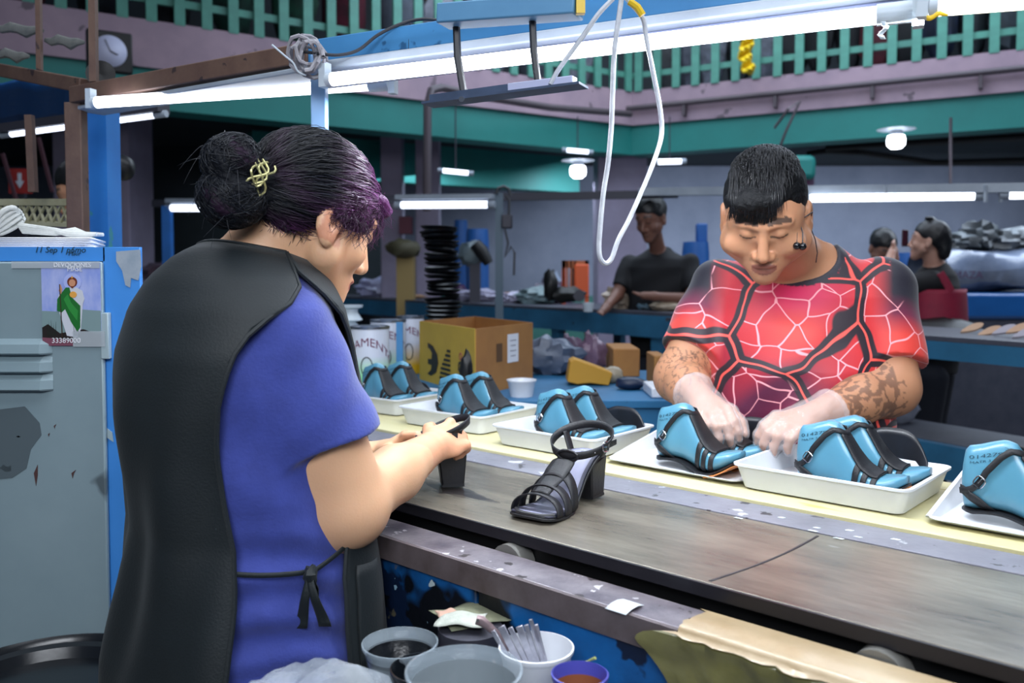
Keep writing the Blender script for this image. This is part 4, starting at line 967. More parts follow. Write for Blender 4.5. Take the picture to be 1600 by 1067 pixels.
for k in range(4):
    rp.tube([P(30+k*2, 352+k*3, YL+.08)+Vector((0, 0, 0)), Vector((P(50, 0, YL).x, YL+.07, zz+.014-.002*k)), Vector((P(75, 0, YL).x, YL+.06+.01*k, zz+.006+.003*k)), Vector((P(100, 0, YL).x, YL+.07, zz+.005)), Vector((P(118, 0, YL).x, YL+.07+.01*k, zz+.006))], [.006, .006, .007, .006, .004], 8)
solo('cotton_rope', rp, mat('white_cotton', '#b9bdba', .85, col2='#d4d6d2', nscale=30), 'coil of white cotton rope on the papers atop the locker', 'rope')
# black bin
cb = P(62, 1075, 1.40); zr = P(80, 1028, 1.50).z
t = thing('waste_bin', 'large round black plastic bin below the locker door', 'bin', (cb.x, cb.y, 0))
M_bin = mat('black_bin_plastic', '#101419', .25, bump=.02)
part('bin_body', MB().lathe([(.0, .004), (.15, .0), (.19, zr-.03), (.195, zr-.02), (.205, zr-.018), (.207, zr), (.195, zr+.004), (.188, zr-.004), (.185, zr-.02), (.15, .02), (0, .02)], (cb.x, cb.y, 0), 48), M_bin, t)
part('bin_lid', MB().lathe([(.178, zr-.008), (.170, zr+.0), (.158, zr-.004), (.150, zr-.022), (.0, zr-.016)], (cb.x, cb.y, 0), 48), M_bin, t)

# ================================================================== CUPS ON THE NEAR CART
zc = .765
t = thing('supply_cart', 'low grey cart under the cups in front of the blue panel', 'cart', tuple(ST(-.78, .72, 0)))
M_cart = mat('cart_top', '#4e5358', .5, .2, col2='#6d6f70', nscale=9, spots=[('#20242a', 12, .6)])
part('cart_top', MB().bst(-1.02, -.35, .55, .945, zc-.02, zc), M_cart, t, bev=.004)
for s_ in (-.99, -.38):
    for t_ in (.58, .915): part('leg', MB().bst(s_-.015, s_+.015, t_-.015, t_+.015, 0, zc-.02), M_dkmetal, t)
def cup(px, py, Y, r, h, label, m, inner=None, name='plastic_cup', base=None, cat='cup', n=40, th=.0022, zrim=None):
    c = P(px, py, Y); zr = c.z; z0 = zr-h if base is None else base; c = (c.x, c.y, 0); t = thing(name, label, cat, (c[0], c[1], z0))
    part('cup_wall', MB().lathe([(.0, z0), (r*.74, z0), (r*.97, zr-.01), (r*1.0, zr-.008), (r*1.045, zr-.004), (r*1.045, zr), (r*1.0, zr+.0005), (r*.955, zr-.010), (r*.72, z0+.004), (0, z0+.004)], c, n), m, t)
    if inner: part('residue', MB().lathe([(.0, z0+.0052), (r*.705, z0+.0062), (r*.86, z0+(zr-z0)*.6), (r*.935, zr-.016), (r*.925, zr-.020), (r*.84, z0+(zr-z0)*.6), (r*.66, z0+.012), (0, z0+.011)], c, n), inner, t)
    return t
M_clear = mat('clear_plastic', '#c3d2dc', .10, alpha=.26, spots=[('#eef3f6', 20, .62)], bump=.05)
M_blackres = mat('black_glue_residue', '#0c0f14', .3, spots=[('#8e9aa2', 16, .66)], bump=.2)
cup(625, 1003, 1.25, .054, .075, 'clear plastic cup coated inside with black glue', M_clear, M_blackres, base=zc)
cup(664, 1042, 1.17, .046, .06, 'black bowl between the two clear cups', M_bin, None, name='black_bowl', base=zc, cat='bowl')
cup(725, 1046, 1.02, .068, .08, 'large clear plastic cup with pinkish smears inside, at the front', M_clear, mat('milky_residue', '#8d979c', .5, alpha=.55, spots=[('#7c3a52', 9, .72)]), base=zc)
bk = cup(838, 1010, 1.17, .050, .085, 'white plastic tub holding a bunch of metal blades', M_tray, None, name='plastic_tub', base=zc, cat='tub')
jc = cup(906, 1052, 1.05, .034, .05, 'small blue-violet jar with orange-brown residue', mat('violet_plastic', '#4c4fae', .35), mat('brown_residue', '#8a5236', .4, spots=[('#c98a5a', 15, .6)]), name='violet_jar', base=zc, cat='jar')
solo('twig_stem', MB().tube([P(905, 1036, 1.09), P(918, 1033, 1.09), P(930, 1028, 1.08)], [.001, .0012, .002], 6), mat('stem_green', '#a9b36a', .5), 'tiny green scrap poking up behind the violet jar', 'scrap')
M_blade = mat('scuffed_steel_blade', '#9b9aa6', .3, .8, col2='#c7c7cf', nscale=40)
for i, (x0, y0, x1, y1) in enumerate(((770, 985, 815, 1032), (783, 978, 826, 1034), (797, 980, 838, 1036), (811, 978, 845, 1037), (822, 976, 850, 1036), (835, 976, 858, 1034))):
    a = P(x0, y0, 1.18); b = P(x1, y1+30, 1.17)
    solo('scraper', MB().bar(a, b, .010 if i % 2 else .007, .005, up=(0, 1, 0)), M_blade, 'flat steel scraper blade leaning in the white tub, ' + ['leftmost of the bunch', 'second from the left', 'third from the left', 'third from the right', 'second from the right', 'rightmost of the bunch'][i], 'scraper', 'steel scrapers in the tub', bev=.0008)
t = thing('awl', 'knife with a pierced curved handle sticking out of the white tub', 'knife', tuple(P(770, 990, 1.19)))
part('handle', MB().tube([P(744, 968, 1.19), P(752, 970, 1.19), P(762, 977, 1.19), P(778, 992, 1.19), P(796, 1015, 1.185)], [.007, .0078, .006, .005, .004], 10, flat=.5, upv=(0, 0, 1)), mat('pinkish_steel', '#a08a8c', .35, .6), t)
part('handle_hole', MB().tube([P(746.5, 969.5, 1.184), P(746.5, 969.5, 1.186)], .0022, 12), M_black, t)
t = thing('paint_brush', 'thin brush with pale handle in the white tub', 'brush', tuple(P(845, 1000, 1.16)))
part('handle', MB().tube([P(829, 968, 1.16), P(834, 985, 1.16), P(848, 1030, 1.16)], [.0028, .0035, .003], 8), M_blade, t)
solo('support_tin', MB().lathe([(0, 0), (.05, 0), (.05, .072), (.0, .072)], (P(735, 1000, 1.30).x, P(735, 1000, 1.30).y, zc), 24), M_dkmetal, 'low dark tin under the folded sandpaper', 'tin')
zs_ = zc+.0725
def sheet(px, py, Y, wx, wy, rot, z, m, label, sd):
    c = P(px, py, Y); ca, sa = math.cos(rot), math.sin(rot)
    def fn(u, v):
        x = (u-.5)*wx; y = (v-.5)*wy; e = 1+.08*math.sin(u*7+sd)*math.sin(v*5+sd)
        return Vector((c.x+(x*ca-y*sa)*e, c.y+(x*sa+y*ca)*e, z+.006*math.sin(u*3.1)*math.sin(v*3)+.002*math.sin(u*9+sd)))
    return solo('sandpaper', MB().grid(fn, 10, 8), m, label, 'paper', solid=.0012)
sheet(735, 985, 1.34, .10, .085, .5, zs_+.002, mat('olive_grey_cloth', '#6d715c', .8, col2='#84866c', nscale=20, bump=.3), 'olive grey cloth scrap behind the white sandpaper', 2)
sheet(722, 1000, 1.30, .075, .05, -.1, zs_+.012, mat('offwhite_sandpaper', '#a9aea4', .85, col2='#bcc0b4', nscale=60, bump=.3, bscale=400), 'off-white sandpaper pad between the cups', 4)
sheet(700, 992, 1.33, .035, .03, .4, zs_+.008, mat('peach_scrap', '#b89684', .8), 'peach scrap beside the clear cup rim', 1)
cb2 = P(500, 1075, 1.10)
solo('plastic_bag', MB().blob((cb2.x, cb2.y, zc+.035), (.105, .075, .065), 30, 16, amp=.14, seed=11, freq=2.2), mat('thin_clear_bag', '#a5b0ba', .16, alpha=.42, bump=.7, bscale=25, col2='#d6dce2', nscale=14), 'crumpled clear plastic bag at the woman\'s waist', 'bag')

# ================================================================== REAR TABLE, BOX, CANS, CLUTTER
M_rear = mat('blue_rear_table', '#2e74a4', .5, col2='#245f88', nscale=3, spots=[('#1b3344', 7, .68)])
ZR = .93
t = thing('rear_table', 'blue table behind the trays carrying the box and cans', 'table', (P(800, 425, 3.3).x, 3.4, 0))
xa = P(470, 425, 3.4).x; xb = P(1062, 425, 3.4).x
part('table_top', MB().box(xa, xb, 3.02, 3.95, ZR-.03, ZR), M_rear, t, bev=.004)
part('apron_board', MB().box(xa, xb, 3.03, 3.06, ZR-.2, ZR-.03), M_rear, t)
for x in (xa+.05, xb-.05):
    for y in (3.09, 3.88): part('leg', MB().box(x-.03, x+.03, y-.03, y+.03, 0, ZR-.03), M_rear, t)
M_kraft = mat('kraft_cardboard', '#a9773f', .8, col2='#99693a', nscale=7, bump=.05)
M_kraftY = mat('yellow_printed_cardboard', '#c2a03c', .7, col2='#b5953a', nscale=7)
e0 = G(652, 598, ZR); 
f0 = Vector((P(654, 0, 3.62).x, 3.62, 0)); f1 = Vector((P(742, 0, 3.12).x, 3.12, 0)); f2 = Vector((P(832, 0, 3.50).x, 3.50, 0)); f3 = f0+f2-f1
zb1 = P(0, 514, 3.12+.15).z; t = thing('cardboard_box', 'open cardboard box with yellow printed side and white label', 'box', tuple((f0+f2)/2+Z3*ZR))
def wall4(a, b, z0, z1, m, name='side'):
    n = (b-a).cross(Z3).normalized(); return part(name, MB().obox((a+b)/2+Z3*((z0+z1)/2), b-a, n*.006, Z3*(z1-z0)), m, t)
z1 = ZR+.245
wall4(f0, f1, ZR, z1, M_kraftY); wall4(f1, f2, ZR, z1, M_kraft); wall4(f2, f3, ZR, z1, M_kraft); wall4(f3, f0, ZR, z1, M_kraft)
part('box_floor', MB().add([f0+Z3*(ZR+.004), f1+Z3*(ZR+.004), f2+Z3*(ZR+.004), f3+Z3*(ZR+.004)], [(0, 1, 2, 3)]), M_kraft, t, solid=.005)
ex = (f1-f0).normalized(); n0 = ex.cross(Z3)*1; n0 = n0 if n0.y < 0 else -n0; W0_ = (f1-f0).length
def onface(u, v, o=.004): return f0+(f1-f0)*u+Z3*(ZR+v*.245)+n0*o
M_print = mat('black_box_print', '#1d1a18', .6); M_pred = mat('red_box_print', '#a4564a', .6)
def fshape(pts, m): part('print', MB().prism([(u*W0_, v*.245) for u, v in pts], onface(0, 0, .0045), ex, (0, 0, 1), n0*.0008), m, t, smooth=False)
fshape([(.18, .66), (.28, .62), (.36, .50), (.38, .36), (.34, .20), (.24, .12), (.17, .14), (.24, .22), (.25, .30), (.18, .31), (.18, .39), (.25, .40), (.26, .50), (.22, .56), (.18, .58)], M_print)
for k in range(7):
    v = .12+.075*k; u0 = .40+.018*max(0, k-2)+.01*k; fshape([(u0, v), (.60-.0*k, v), (.60, v+.04), (u0+.01, v+.04)], M_print)
me = text_mesh('qip', .085, .0008, 'LEFT'); ez = n0
Mx = Matrix((Vector((0, 0, 1)), -ex, n0)).transposed().to_4x4(); 
put_text('diP', .085, onface(.84, .04, .005), (0, 0, 1), -ex, M_print, t, ext=.0006)
put_text('o', .06, onface(.80, .48, .005), (0, 0, 1), -ex, M_pred, t, ext=.0006)
ex2 = (f2-f1).normalized(); n1 = ex2.cross(Z3); n1 = n1 if n1.y < 0 else -n1
lc = f1+(f2-f1)*.62+Z3*(ZR+.155)+n1*.004
part('shipping_label', MB().obox(lc, ex2*.085, n1*.001, Z3*.11), M_wt, t)
for k in range(4): part('print', MB().obox(lc+n1*.001+Z3*(.03-.02*k), ex2*(.05-.01*(k % 2)), n1*.0006, Z3*.003), mat('grey_print', '#7a7a88', .6), t)
part('print', MB().obox(f1+(f2-f1)*.38+Z3*(ZR+.145)+n1*.0035, ex2*.045, n1*.0006, Z3*.07), mat('brown_print', '#5c4026', .7), t)
# cans
M_tin = mat('scuffed_tin_rim', '#8e98a6', .3, .8, col2='#6a7482', nscale=30)
def gluecan(px, Y, r, h, c2, label, txt):
    c = P(px, 425, Y); t = thing('glue_can', label, 'can', (c.x, c.y, ZR))
    nm = 'can_'+c2.strip('#'); m = mat(nm, '#c9d2de', .35, coat=.3)
    if not m.get('done'):
        m['done'] = 1; nt = m.node_tree; b = nt.nodes['Principled BSDF']; g = nt.nodes.new('ShaderNodeSeparateXYZ'); tc = nt.nodes.new('ShaderNodeTexCoord')
        nt.links.new(tc.outputs['Generated'], g.inputs[0]); r_ = nt.nodes.new('ShaderNodeValToRGB'); r_.color_ramp.elements[0].position = .15; r_.color_ramp.elements[1].position = .55
        r_.color_ramp.elements[0].color = C(c2); r_.color_ramp.elements[1].color = C('#cdd3e2'); nt.links.new(g.outputs[2], r_.inputs[0]); nt.links.new(r_.outputs[0], b.inputs['Base Color'])
    part('can_body', MB().lathe([(0, 0), (r, 0), (r, h-.01), (r*.97, h), (0, h)], (c.x, c.y, ZR+.001), 28), m, t)
    part('can_rim', MB().lathe([(r*.94, h-.006), (r*1.02, h-.006), (r*1.02, h+.004), (r*.94, h+.004)], (c.x, c.y, ZR+.001), 28), M_tin, t)
    part('can_lid', MB().lathe([(0, h+.001), (r*.5, h+.001), (r*.52, h+.006), (0, h+.006)], (c.x, c.y, ZR+.001), 28), M_tin, t)
    me = text_mesh(txt, .045, .0005, 'CENTER'); co = np.empty(len(me.vertices)*3); me.vertices.foreach_get('co', co); co = co.reshape(-1, 3); rr_ = r+.0012
    a = co[:, 0]/rr_; out = np.stack([c.x+np.sin(a)*rr_, c.y-np.cos(a)*rr_, ZR+h*.72+co[:, 1]-(.10*a**2)*.35], 1); me.vertices.foreach_set('co', out.ravel()); me.update()
    part('lettering', me, mat('maroon_lettering', '#8c3a66', .5), t)
    ring = [Vector((c.x+math.sin(x)*rr_, c.y-math.cos(x)*rr_, ZR+h*.40+y)) for x, y in [(.28*math.cos(q), .035*math.sin(q)) for q in np.linspace(0, 6.283, 20)]]
    part('print_ring', MB().tube(ring, .002, 5, cap=False), M_print, t)
gluecan(577, 3.3, .075, .24, '#7be08a', 'glue can with green foot, partly hidden by the woman\'s apron', 'PEGAMENTO')
gluecan(606, 3.65, .075, .245, '#8fd0a0', 'glue can with pale green foot, second from the apron', 'PEGAMENTO')
gluecan(641, 3.85, .06, .25, '#e0b020', 'glue can with yellow foot against the cardboard box', 'PEGAMENTO')
solo('tin_strip', MB().box(*(lambda p: (p.x-.013, p.x+.013, p.y-.01, p.y+.01))(P(624, 425, 3.45)), ZR, ZR+.25), M_nblue, 'narrow blue upright strip between the glue cans', 'strip')
t = thing('white_jug', 'white funnel-shaped jug neck above the glue cans', 'jug', (P(562, 490, 3.48).x, 3.48, ZR))
part('jug_body', MB().lathe([(0, -.249), (.06, -.249), (.065, -.05), (.02, -.01)], (P(548, 490, 3.62).x, 3.62, ZR+.25), 20), M_cap, t)
part('neck', MB().lathe([(.02, -.01), (.05, 0), (.03, .03), (.03, .045), (.05, .052), (.052, .062), (.0, .062)], (P(548, 490, 3.62).x, 3.62, ZR+.25), 20), M_cap, t)
cup(815, 593, 3.12, .052, .07, 'white plastic tub behind the trays, right of the box', M_tray, None, name='plastic_tub', cat='tub')
bpy.data.objects  # (tub stands on the rear table edge)
solo('black_gadget', MB().blob(P(728, 575, 2.75), (.02, .02, .05), 10, 8, amp=.2, seed=4), M_black, 'small black hook shape poking up in front of the box', 'tool')
# tall stack of thin black trays
mst = mesh_of(MB().lathe([(0, 0), (.062, 0), (.075, .008), (.082, .016), (.077, .017), (.06, .004), (0, .004)], (0, 0, 0), 20, sq=1.1), 'black_tray'); mst.materials.append(mat('shiny_black_plastic', '#0d0f14', .3, spots=[('#5a606c', 30, .78)]))
ORD = ['topmost of all']+[w_+' from the top' for w_ in 'second third fourth fifth sixth seventh eighth ninth tenth eleventh twelfth thirteenth fourteenth fifteenth sixteenth seventeenth eighteenth nineteenth twentieth twenty-first twenty-second twenty-third twenty-fourth twenty-fifth twenty-sixth twenty-seventh twenty-eighth twenty-ninth'.split()]+['lowest of all']
NS = 30; base = P(692, 425, 4.05)
for k in range(NS):
    o = bpy.data.objects.new('black_tray', mst); COL.objects.link(o); o.location = (base.x+.004*math.sin(k*1.3)-.010*(k/NS)*2*(k > 18)*((k-18)/12), base.y, ZR+.05+.0205*k); o.rotation_euler = (.06*math.sin(k*2.1)*(k > 12), .07*math.cos(k*1.7)*(k > 12)-.06*(k > 22), k*.4)
    tag(o, 'thin black tray in the tall stack, '+ORD[NS-1-k], 'tray', 'black trays in the tall stack')
solo('stack_crate', MB().box(base.x-.09, base.x+.09, base.y-.09, base.y+.09, .0, ZR+.05), M_black, 'dark crate under the tall stack of black trays', 'crate', bev=.01)

# ------------------------------------------------------------------ goods on the far benches
def yB(px, off=.3, B=None):
    t_, a_, d_, n_ = B or BB; r_ = ray(px, 425); k = r_.x/r_.y; q = a_+n_*off   # X = k*Y on the line q + d*s
    s__ = (k*q.y-q.x)/(d_.x-k*d_.y); return q.y+d_.y*s__
def bag(px, py, Y, r, label, c, c2, seed, amp=.22, al=None, name='plastic_bag', cat='bag', rough=.35, rest=None, off=.3):
    if rest is True: Y = yB(px, off); rest = 1.12
    c_ = P(px, py, Y)
    if rest: c_.z = rest+r[2]*.92
    return solo(name, MB().blob(c_, r, 20, 12, amp=amp, seed=seed, freq=2.6), mat(f'bag_{seed}', c, rough, col2=c2, nscale=9, bump=.6, bscale=14), label, cat)
bag(592, 440, 6.9, (.24, .16, .10), 'heap of clear lilac plastic bags on the long bench', '#9a9cc4', '#b9bad8', 21, rest=True)
solo('sticky_note', MB().obox(P(588, 447, yB(588, .3)-.17), (.06, 0, 0), (0, .004, 0), (0, 0, .055)), mat('amber_label', '#e09a10', .6), 'small orange-yellow square label on the lilac bags', 'label')
solo('leather_soles', MB().blob((P(645, 456, yB(645)).x, yB(645), 1.138), (.13, .1, .02), amp=.2, seed=3), mat('tan_sole', '#b08a6c', .7), 'flat tan pieces beside the lilac bags', 'leather')
M_boxbr = mat('brown_low_box', '#8a5a3a', .7, col2='#6d452c', nscale=8)
def lowbox(x0, x1, y0, y1, Y, label, m=M_boxbr, dep=.25):
    a = P(x0, y1, Y); b = P(x1, y0, Y)
    if Y > 6: Y = yB((x0+x1)/2, .3); hh_ = (y1-y0)/1350*Y; a = P(x0, y1, Y); b = P(x1, y0, Y); a.z = 1.121; b.z = 1.121+hh_
    return solo('low_box', MB().box(a.x, b.x, Y, Y+dep, a.z, b.z), m, label, 'box', bev=.005)
lowbox(732, 770, 455, 471, 6.4, 'low brown box under white cloth left of the grey post'); lowbox(787, 812, 455, 471, 6.1, 'low brown box with white cloth right of the grey post')
lowbox(812, 862, 447, 468, 6.2, 'dark maroon crate behind the machine', mat('maroon_crate', '#4c2530', .6))
bag(750, 450, 6.6, (.19, .12, .06), 'white cloth heap over the low brown box', '#b6b4cc', '#8d8aa4', 22, cat='cloth', name='cloth_heap', rest=True)
bag(803, 449, 6.3, (.10, .1, .05), 'white cloth peak right of the grey post', '#c0bdd4', '#9a97b0', 23, cat='cloth', name='cloth_heap', rest=True)
bag(716, 450, 6.7, (.08, .1, .08), 'dark magenta bag beside the stack of trays', '#4a2850', '#2c1c34', 24, rest=True)
bag(858, 408, 6.9, (.15, .12, .10), 'grey and mauve plastic bag in front of the pale wall', '#6a6478', '#3a3a48', 25, rest=True, off=.55)
bag(873, 398, 7.3, (.13, .1, .07), 'magenta tinted clear bag by the pale wall', '#8c6a98', '#a890b8', 26, rest=True, off=.55)
bag(905, 390, 7.3, (.075, .07, .13), 'black draped hood shape left of the orange chair', '#10151a', '#1a2228', 27, amp=.1, cat='cloth', name='dark_cloth', rest=1.22, off=.5)
bag(866, 425, 6.6, (.06, .05, .12), 'shiny light blue plastic sack on the machine', '#7c94b4', '#b8c8dc', 28, rest=True, off=.55)
bag(840, 438, 6.8, (.16, .1, .07), 'pale green-grey bag heap behind the maroon crate', '#7b8f94', '#5e7478', 29, rest=True)
t = thing('bench_machine', 'low black machine on the bench left of the orange chair', 'machine', tuple(P(878, 470, 6.0)))
part('machine_body', MB().blob(P(885, 460, 6.0), (.13, .12, .055), 16, 8, amp=.15, seed=9), M_black, t); part('machine_head', MB().blob(P(860, 445, 6.0), (.05, .08, .11), 12, 8, amp=.12, seed=2), M_black, t)
part('machine_wheel', MB().tube([P(905, 462, 5.9), P(905, 462, 5.84)], .04, 14), M_dkmetal, t)
M_orc = mat('orange_plastic_chair', '#d4541e', .45)
t = thing('orange_chair', 'orange chair with a slatted back behind the bench machine', 'chair', (P(906, 425, 7.0).x, 7.1, 0))
a = P(878, 407, 7.0); b = P(920, 407, 7.0); zt_ = a.z
part('back_frame', MB().box(a.x, b.x, 7.0, 7.03, zt_-.06, zt_), mat('tan_chair_frame', '#b0623a', .6), t)
part('back_panel', MB().box(P(899, 0, 7).x, b.x, 6.98, 7.01, zt_-.30, zt_-.03), M_orc, t, bev=.01)
for k in range(4): q = P(880+6*k, 0, 7).x; part('slat', MB().box(q, q+.015, 7.0, 7.02, zt_-.30, zt_), mat('tan_chair_frame', '#b0623a', .6), t)
for x in (a.x, b.x-.03): part('leg', MB().box(x, x+.03, 7.0, 7.03, 0, zt_), M_orc, t)
part('seat', MB().box(a.x, b.x, 7.0, 7.4, .45, .49), M_orc, t)
M_drum = mat('blue_drum_plastic', '#1c5496', .5)
def drum(px0, px1, py0, Y, label, m=M_drum, name='blue_drum', z0=0):
    c = P((px0+px1)/2, py0, Y); r = (px1-px0)/2/1350*Y; h = c.z-z0
    return solo(name, MB().lathe([(0, 0), (r, 0), (r, h*.3), (r*1.03, h*.32), (r, h*.34), (r, h*.94), (r*.92, h), (0, h)], (c.x, Y, z0), 24), m, label, 'drum')
drum(728, 764, 358, 8.2, 'tall blue plastic drum behind the tray stack, right one'); drum(709, 731, 344, 8.7, 'tall blue plastic drum behind the tray stack, left one')
drum(1066, 1108, 378, 7.6, 'blue drum behind the young worker in black')
drum(1393, 1440, 395, 6.9, 'blue drum behind the woman holding up a phone')
t = thing('grinder', 'small grey grinding machine in front of the blue drums', 'machine', tuple(P(745, 425, 7.4)))
part('grinder_body', MB().blob(P(737, 397, 7.4), (.11, .1, .11), 14, 10, amp=.15, seed=31), mat('greyish_machine', '#6f7d80', .5, col2='#45525a', nscale=8), t)
part('grinder_arm', MB().tube([P(742, 380, 7.3), P(752, 392, 7.3), P(764, 412, 7.3)], [.05, .06, .04], 10), M_black, t)
part('grinder_stand', MB().box(P(733, 0, 7.4).x, P(750, 0, 7.4).x, 7.35, 7.45, 0, P(0, 400, 7.4).z), M_dkmetal, t)
t = thing('wooden_cabinet', 'ochre cabinet post with a dark grinder head near the purple fringe', 'cabinet', (P(635, 425, 8.2).x, 8.2, 0))
a = P(619, 398, 8.1); b = P(646, 455, 8.1); part('cabinet_body', MB().box(a.x, b.x, 8.1, 8.3, 0, a.z), mat('ochre_wood', '#8d7748', .7), t)
part('machine_top', MB().blob(P(631, 388, 8.1), (.15, .1, .09), 12, 8, amp=.15, seed=33), mat('olive_machine', '#4e4a36', .6), t)
solo('red_box', MB().box(*(lambda a, b: (a.x, b.x, 8.6, 8.8, b.z, a.z))(P(623, 338, 8.6), P(642, 365, 8.6))), mat('dull_red', '#5a2434', .6), 'dull red box above the ochre cabinet', 'box')
bag(285, 425, 7.0, (.30, .2, .10), 'dim heap of grey clear bags behind the blue post', '#4b4a5a', '#6a5560', 35)
t = thing('wall_switch', 'grey electric switch box with hanging cord on the grey post', 'switch', tuple(P(795, 345, 5.4)))
part('switch_box', MB().obox(P(792, 346, 5.42), (.07, 0, 0), (0, .05, 0), (0, 0, .09)), M_dkmetal, t, bev=.01)
part('switch_cord', MB().tube([P(790, 305, 5.4), P(796, 312, 5.4), P(795, 335, 5.4)], .008, 6), M_wiredk, t); part('switch_cord', MB().tube([P(789, 358, 5.4), P(794, 380, 5.4), P(789, 402, 5.4), P(799, 385, 5.4), P(804, 395, 5.4), P(803, 430, 5.4)], .007, 6), M_wiredk, t)
part('arched_cord', MB().tube([P(775, 303, 5.4), P(778, 294, 5.4), P(787, 291, 5.4), P(795, 295, 5.4), P(798, 306, 5.4)], .009, 6), M_wiredk, t)
# under bench clutter seen between box and the man
lowbox(958, 1000, 545, 589, 3.7, 'brown carton standing on the lower shelf, right of the beige sack', M_kraft, .3)
lowbox(1022, 1042, 556, 604, 3.4, 'tan carton by the man\'s forearm', M_kraft, .2)
nb = lowbox(1018, 1070, 606, 622, 3.06, 'white numbered box edge by the man\'s forearm', M_wt, .2)
me = put_text('4029', .030, P(1030, 620, 3.057), (1, 0, 0), (0, 0, 1), MATS['grey_print']); me.data.transform(Matrix.Translation(-nb.location)); me.parent = nb
bag(862, 560, 3.8, (.13, .09, .085), 'large murky clear plastic bag right of the cardboard box', '#4a5568', '#6a7488', 41, rest=.93)
bag(893, 548, 3.9, (.05, .04, .085), 'mauve clear plastic bag under the long bench', '#5c4a5e', '#7c6a7e', 42, rest=.93)
bag(925, 555, 3.86, (.055, .05, .09), 'pinkish clear bag hanging under the long bench', '#7a6278', '#5a4454', 43, rest=.93)
bag(957, 588, 3.5, (.045, .04, .035), 'beige rounded sack beside the yellow foam', '#8f8470', '#a09684', 44, amp=.08, rest=.93)
a = P(890, 592, 3.9); solo('yellow_foam', MB().prism([(0, -.07), (.012, .01), (.03, .02), (.10, -.005), (.18, -.035), (.165, -.085), (.09, -.075), (.04, -.08)], (P(888, 0, 3.4).x, 3.4, 1.016), (1, 0, 0), (0, 0, 1), (0, .12, .0)), mat('yellow_foam', '#b8882a', .7), 'tilted yellow foam slab right of the cardboard box', 'foam', bev=.004)
solo('navy_pouch', MB().blob((P(985, 606, 3.3).x, 3.3, .953), (.06, .04, .025), amp=.1, seed=12), mat('navy_plastic', '#10203c', .4), 'dark navy pouch right of the yellow foam', 'pouch')
# right side
bag(1398, 625, 4.35, (.12, .07, .085), 'small clear plastic bag behind the tattooed elbow', '#7a7f90', '#9aa0b0', 46, amp=.12, rest=.62)
M_solep = mat('pale_leather_sole', '#c7a284', .65, col2='#b58f72', nscale=8); M_soleg = mat('grey_leather_sole', '#a8a2ac', .65)
for i, (px, py, m, lb) in enumerate(((1518, 514, M_solep, 'pale tan leather sole on the right bench, nearest the seated figure'), (1545, 519, M_solep, 'tan leather sole lying second in the row on the right bench'), (1568, 517, M_soleg, 'greyish leather sole in the middle of the row on the right bench'), (1590, 515, M_solep, 'tan leather sole at the far right of the bench row'), (1600, 522, M_soleg, 'grey leather sole cut by the edge of view on the right bench'))):
    c = P(px, py, 3.95-.004*(px-1518)); poly = [(.045*math.cos(q)*(1+.15*math.cos(2*q)), .016*math.sin(q)*(1.2+.4*math.cos(q))) for q in np.linspace(0, 6.283, 18)[:-1]]
    solo('leather_sole', MB().prism(poly, c, (1, 0, .35), (0, .8, .6), (0, -.006, .008)), m, lb, 'shoe sole', 'soles on the right bench')
# wrapped bales
M_wrap = mat('milky_wrap', '#5f6b82', .25, col2='#7d879a', nscale=5, bump=.6, bscale=8, coat=.5)
t = thing('wrapped_bale', 'long blue-grey plastic wrapped bale at the right edge', 'bale', (3.2, 6.0, 0))
a = P(1462, 388, 6.2); b = P(1690, 455, 6.2)
def bale(u, v):
    an = 6.283*v; x = a.x+(b.x-a.x)*u; hh = (a.z-b.z)/2; zc_ = (a.z+b.z)/2; k = 1 if 0 < u < 1 else .8
    return Vector((x, 6.4-.3*math.copysign(abs(math.cos(an))**.6, math.cos(an))*k+.012*math.sin(x*14+an*3), zc_+hh*k*math.copysign(abs(math.sin(an))**.6, math.sin(an))+.012*math.sin(x*9+an*5)))
part('bale_body', MB().grid(bale, 30, 25), M_wrap, t)
put_text('QMAZA', .075, P(1476, 435, 6.08), (1, 0, 0), (0, 0, 1), mat('dim_maroon_print', '#4c3350', .6), t)
t = thing('blue_bale', 'deep blue bale under the wrapped one on a pallet', 'bale', (3.2, 6.0, 0))
a2 = P(1468, 455, 6.1); b2 = P(1690, 500, 6.1)
part('bale_body', MB().box(a2.x, b2.x, 6.1, 6.7, b2.z, a2.z-.01), mat('deep_blue_wrap', '#14508e', .3, bump=.5, bscale=9, coat=.4), t, bev=.03)
solo('pallet_stack', MB().box(a2.x, b2.x, 6.12, 6.7, 0, b2.z-.002), M_benchd, 'dark stacked pallets under the blue bale', 'pallet')
for i, (px, py, r, lb) in enumerate(((1500, 378, (.16, .13, .07), 'crumpled grey sack on the wrapped bale, left one'), (1532, 368, (.15, .12, .10), 'crumpled dark grey sack on the wrapped bale, peaked one'), (1580, 375, (.2, .12, .08), 'crumpled pale grey sack on the wrapped bale, right one'))):
    bag(px, py, 6.3, r, lb, ['#6e7478', '#3e4448', '#7c8286'][i], ['#3c4146', '#5c6064', '#4c5054'][i], 50+i, amp=.25, cat='sack', name='crumpled_sack')
wpz = solo('wall_poster', MB().obox(P(1262, 283, 9), (.13, 0, 0), (0, .01, 0), (0, 0, .20)), mat('mauve_notice', '#8a6a8c', .6), 'mauve notice behind the man\'s head', 'notice')
me = put_text('III', .10, P(1254, 287, 8.98), (1, 0, 0), (0, 0, 1), mat('magenta_print', '#8c2c64', .6)); me.data.transform(Matrix.Translation(-wpz.location)); me.parent = wpz
solo('beam_bracket', MB().obox(P(1255, 262, 7.8), (.22, 0, 0), (0, .1, 0), (0, 0, .22)), M_teal, 'rounded teal bracket under the right beam by the man\'s head', 'bracket', bev=.05)
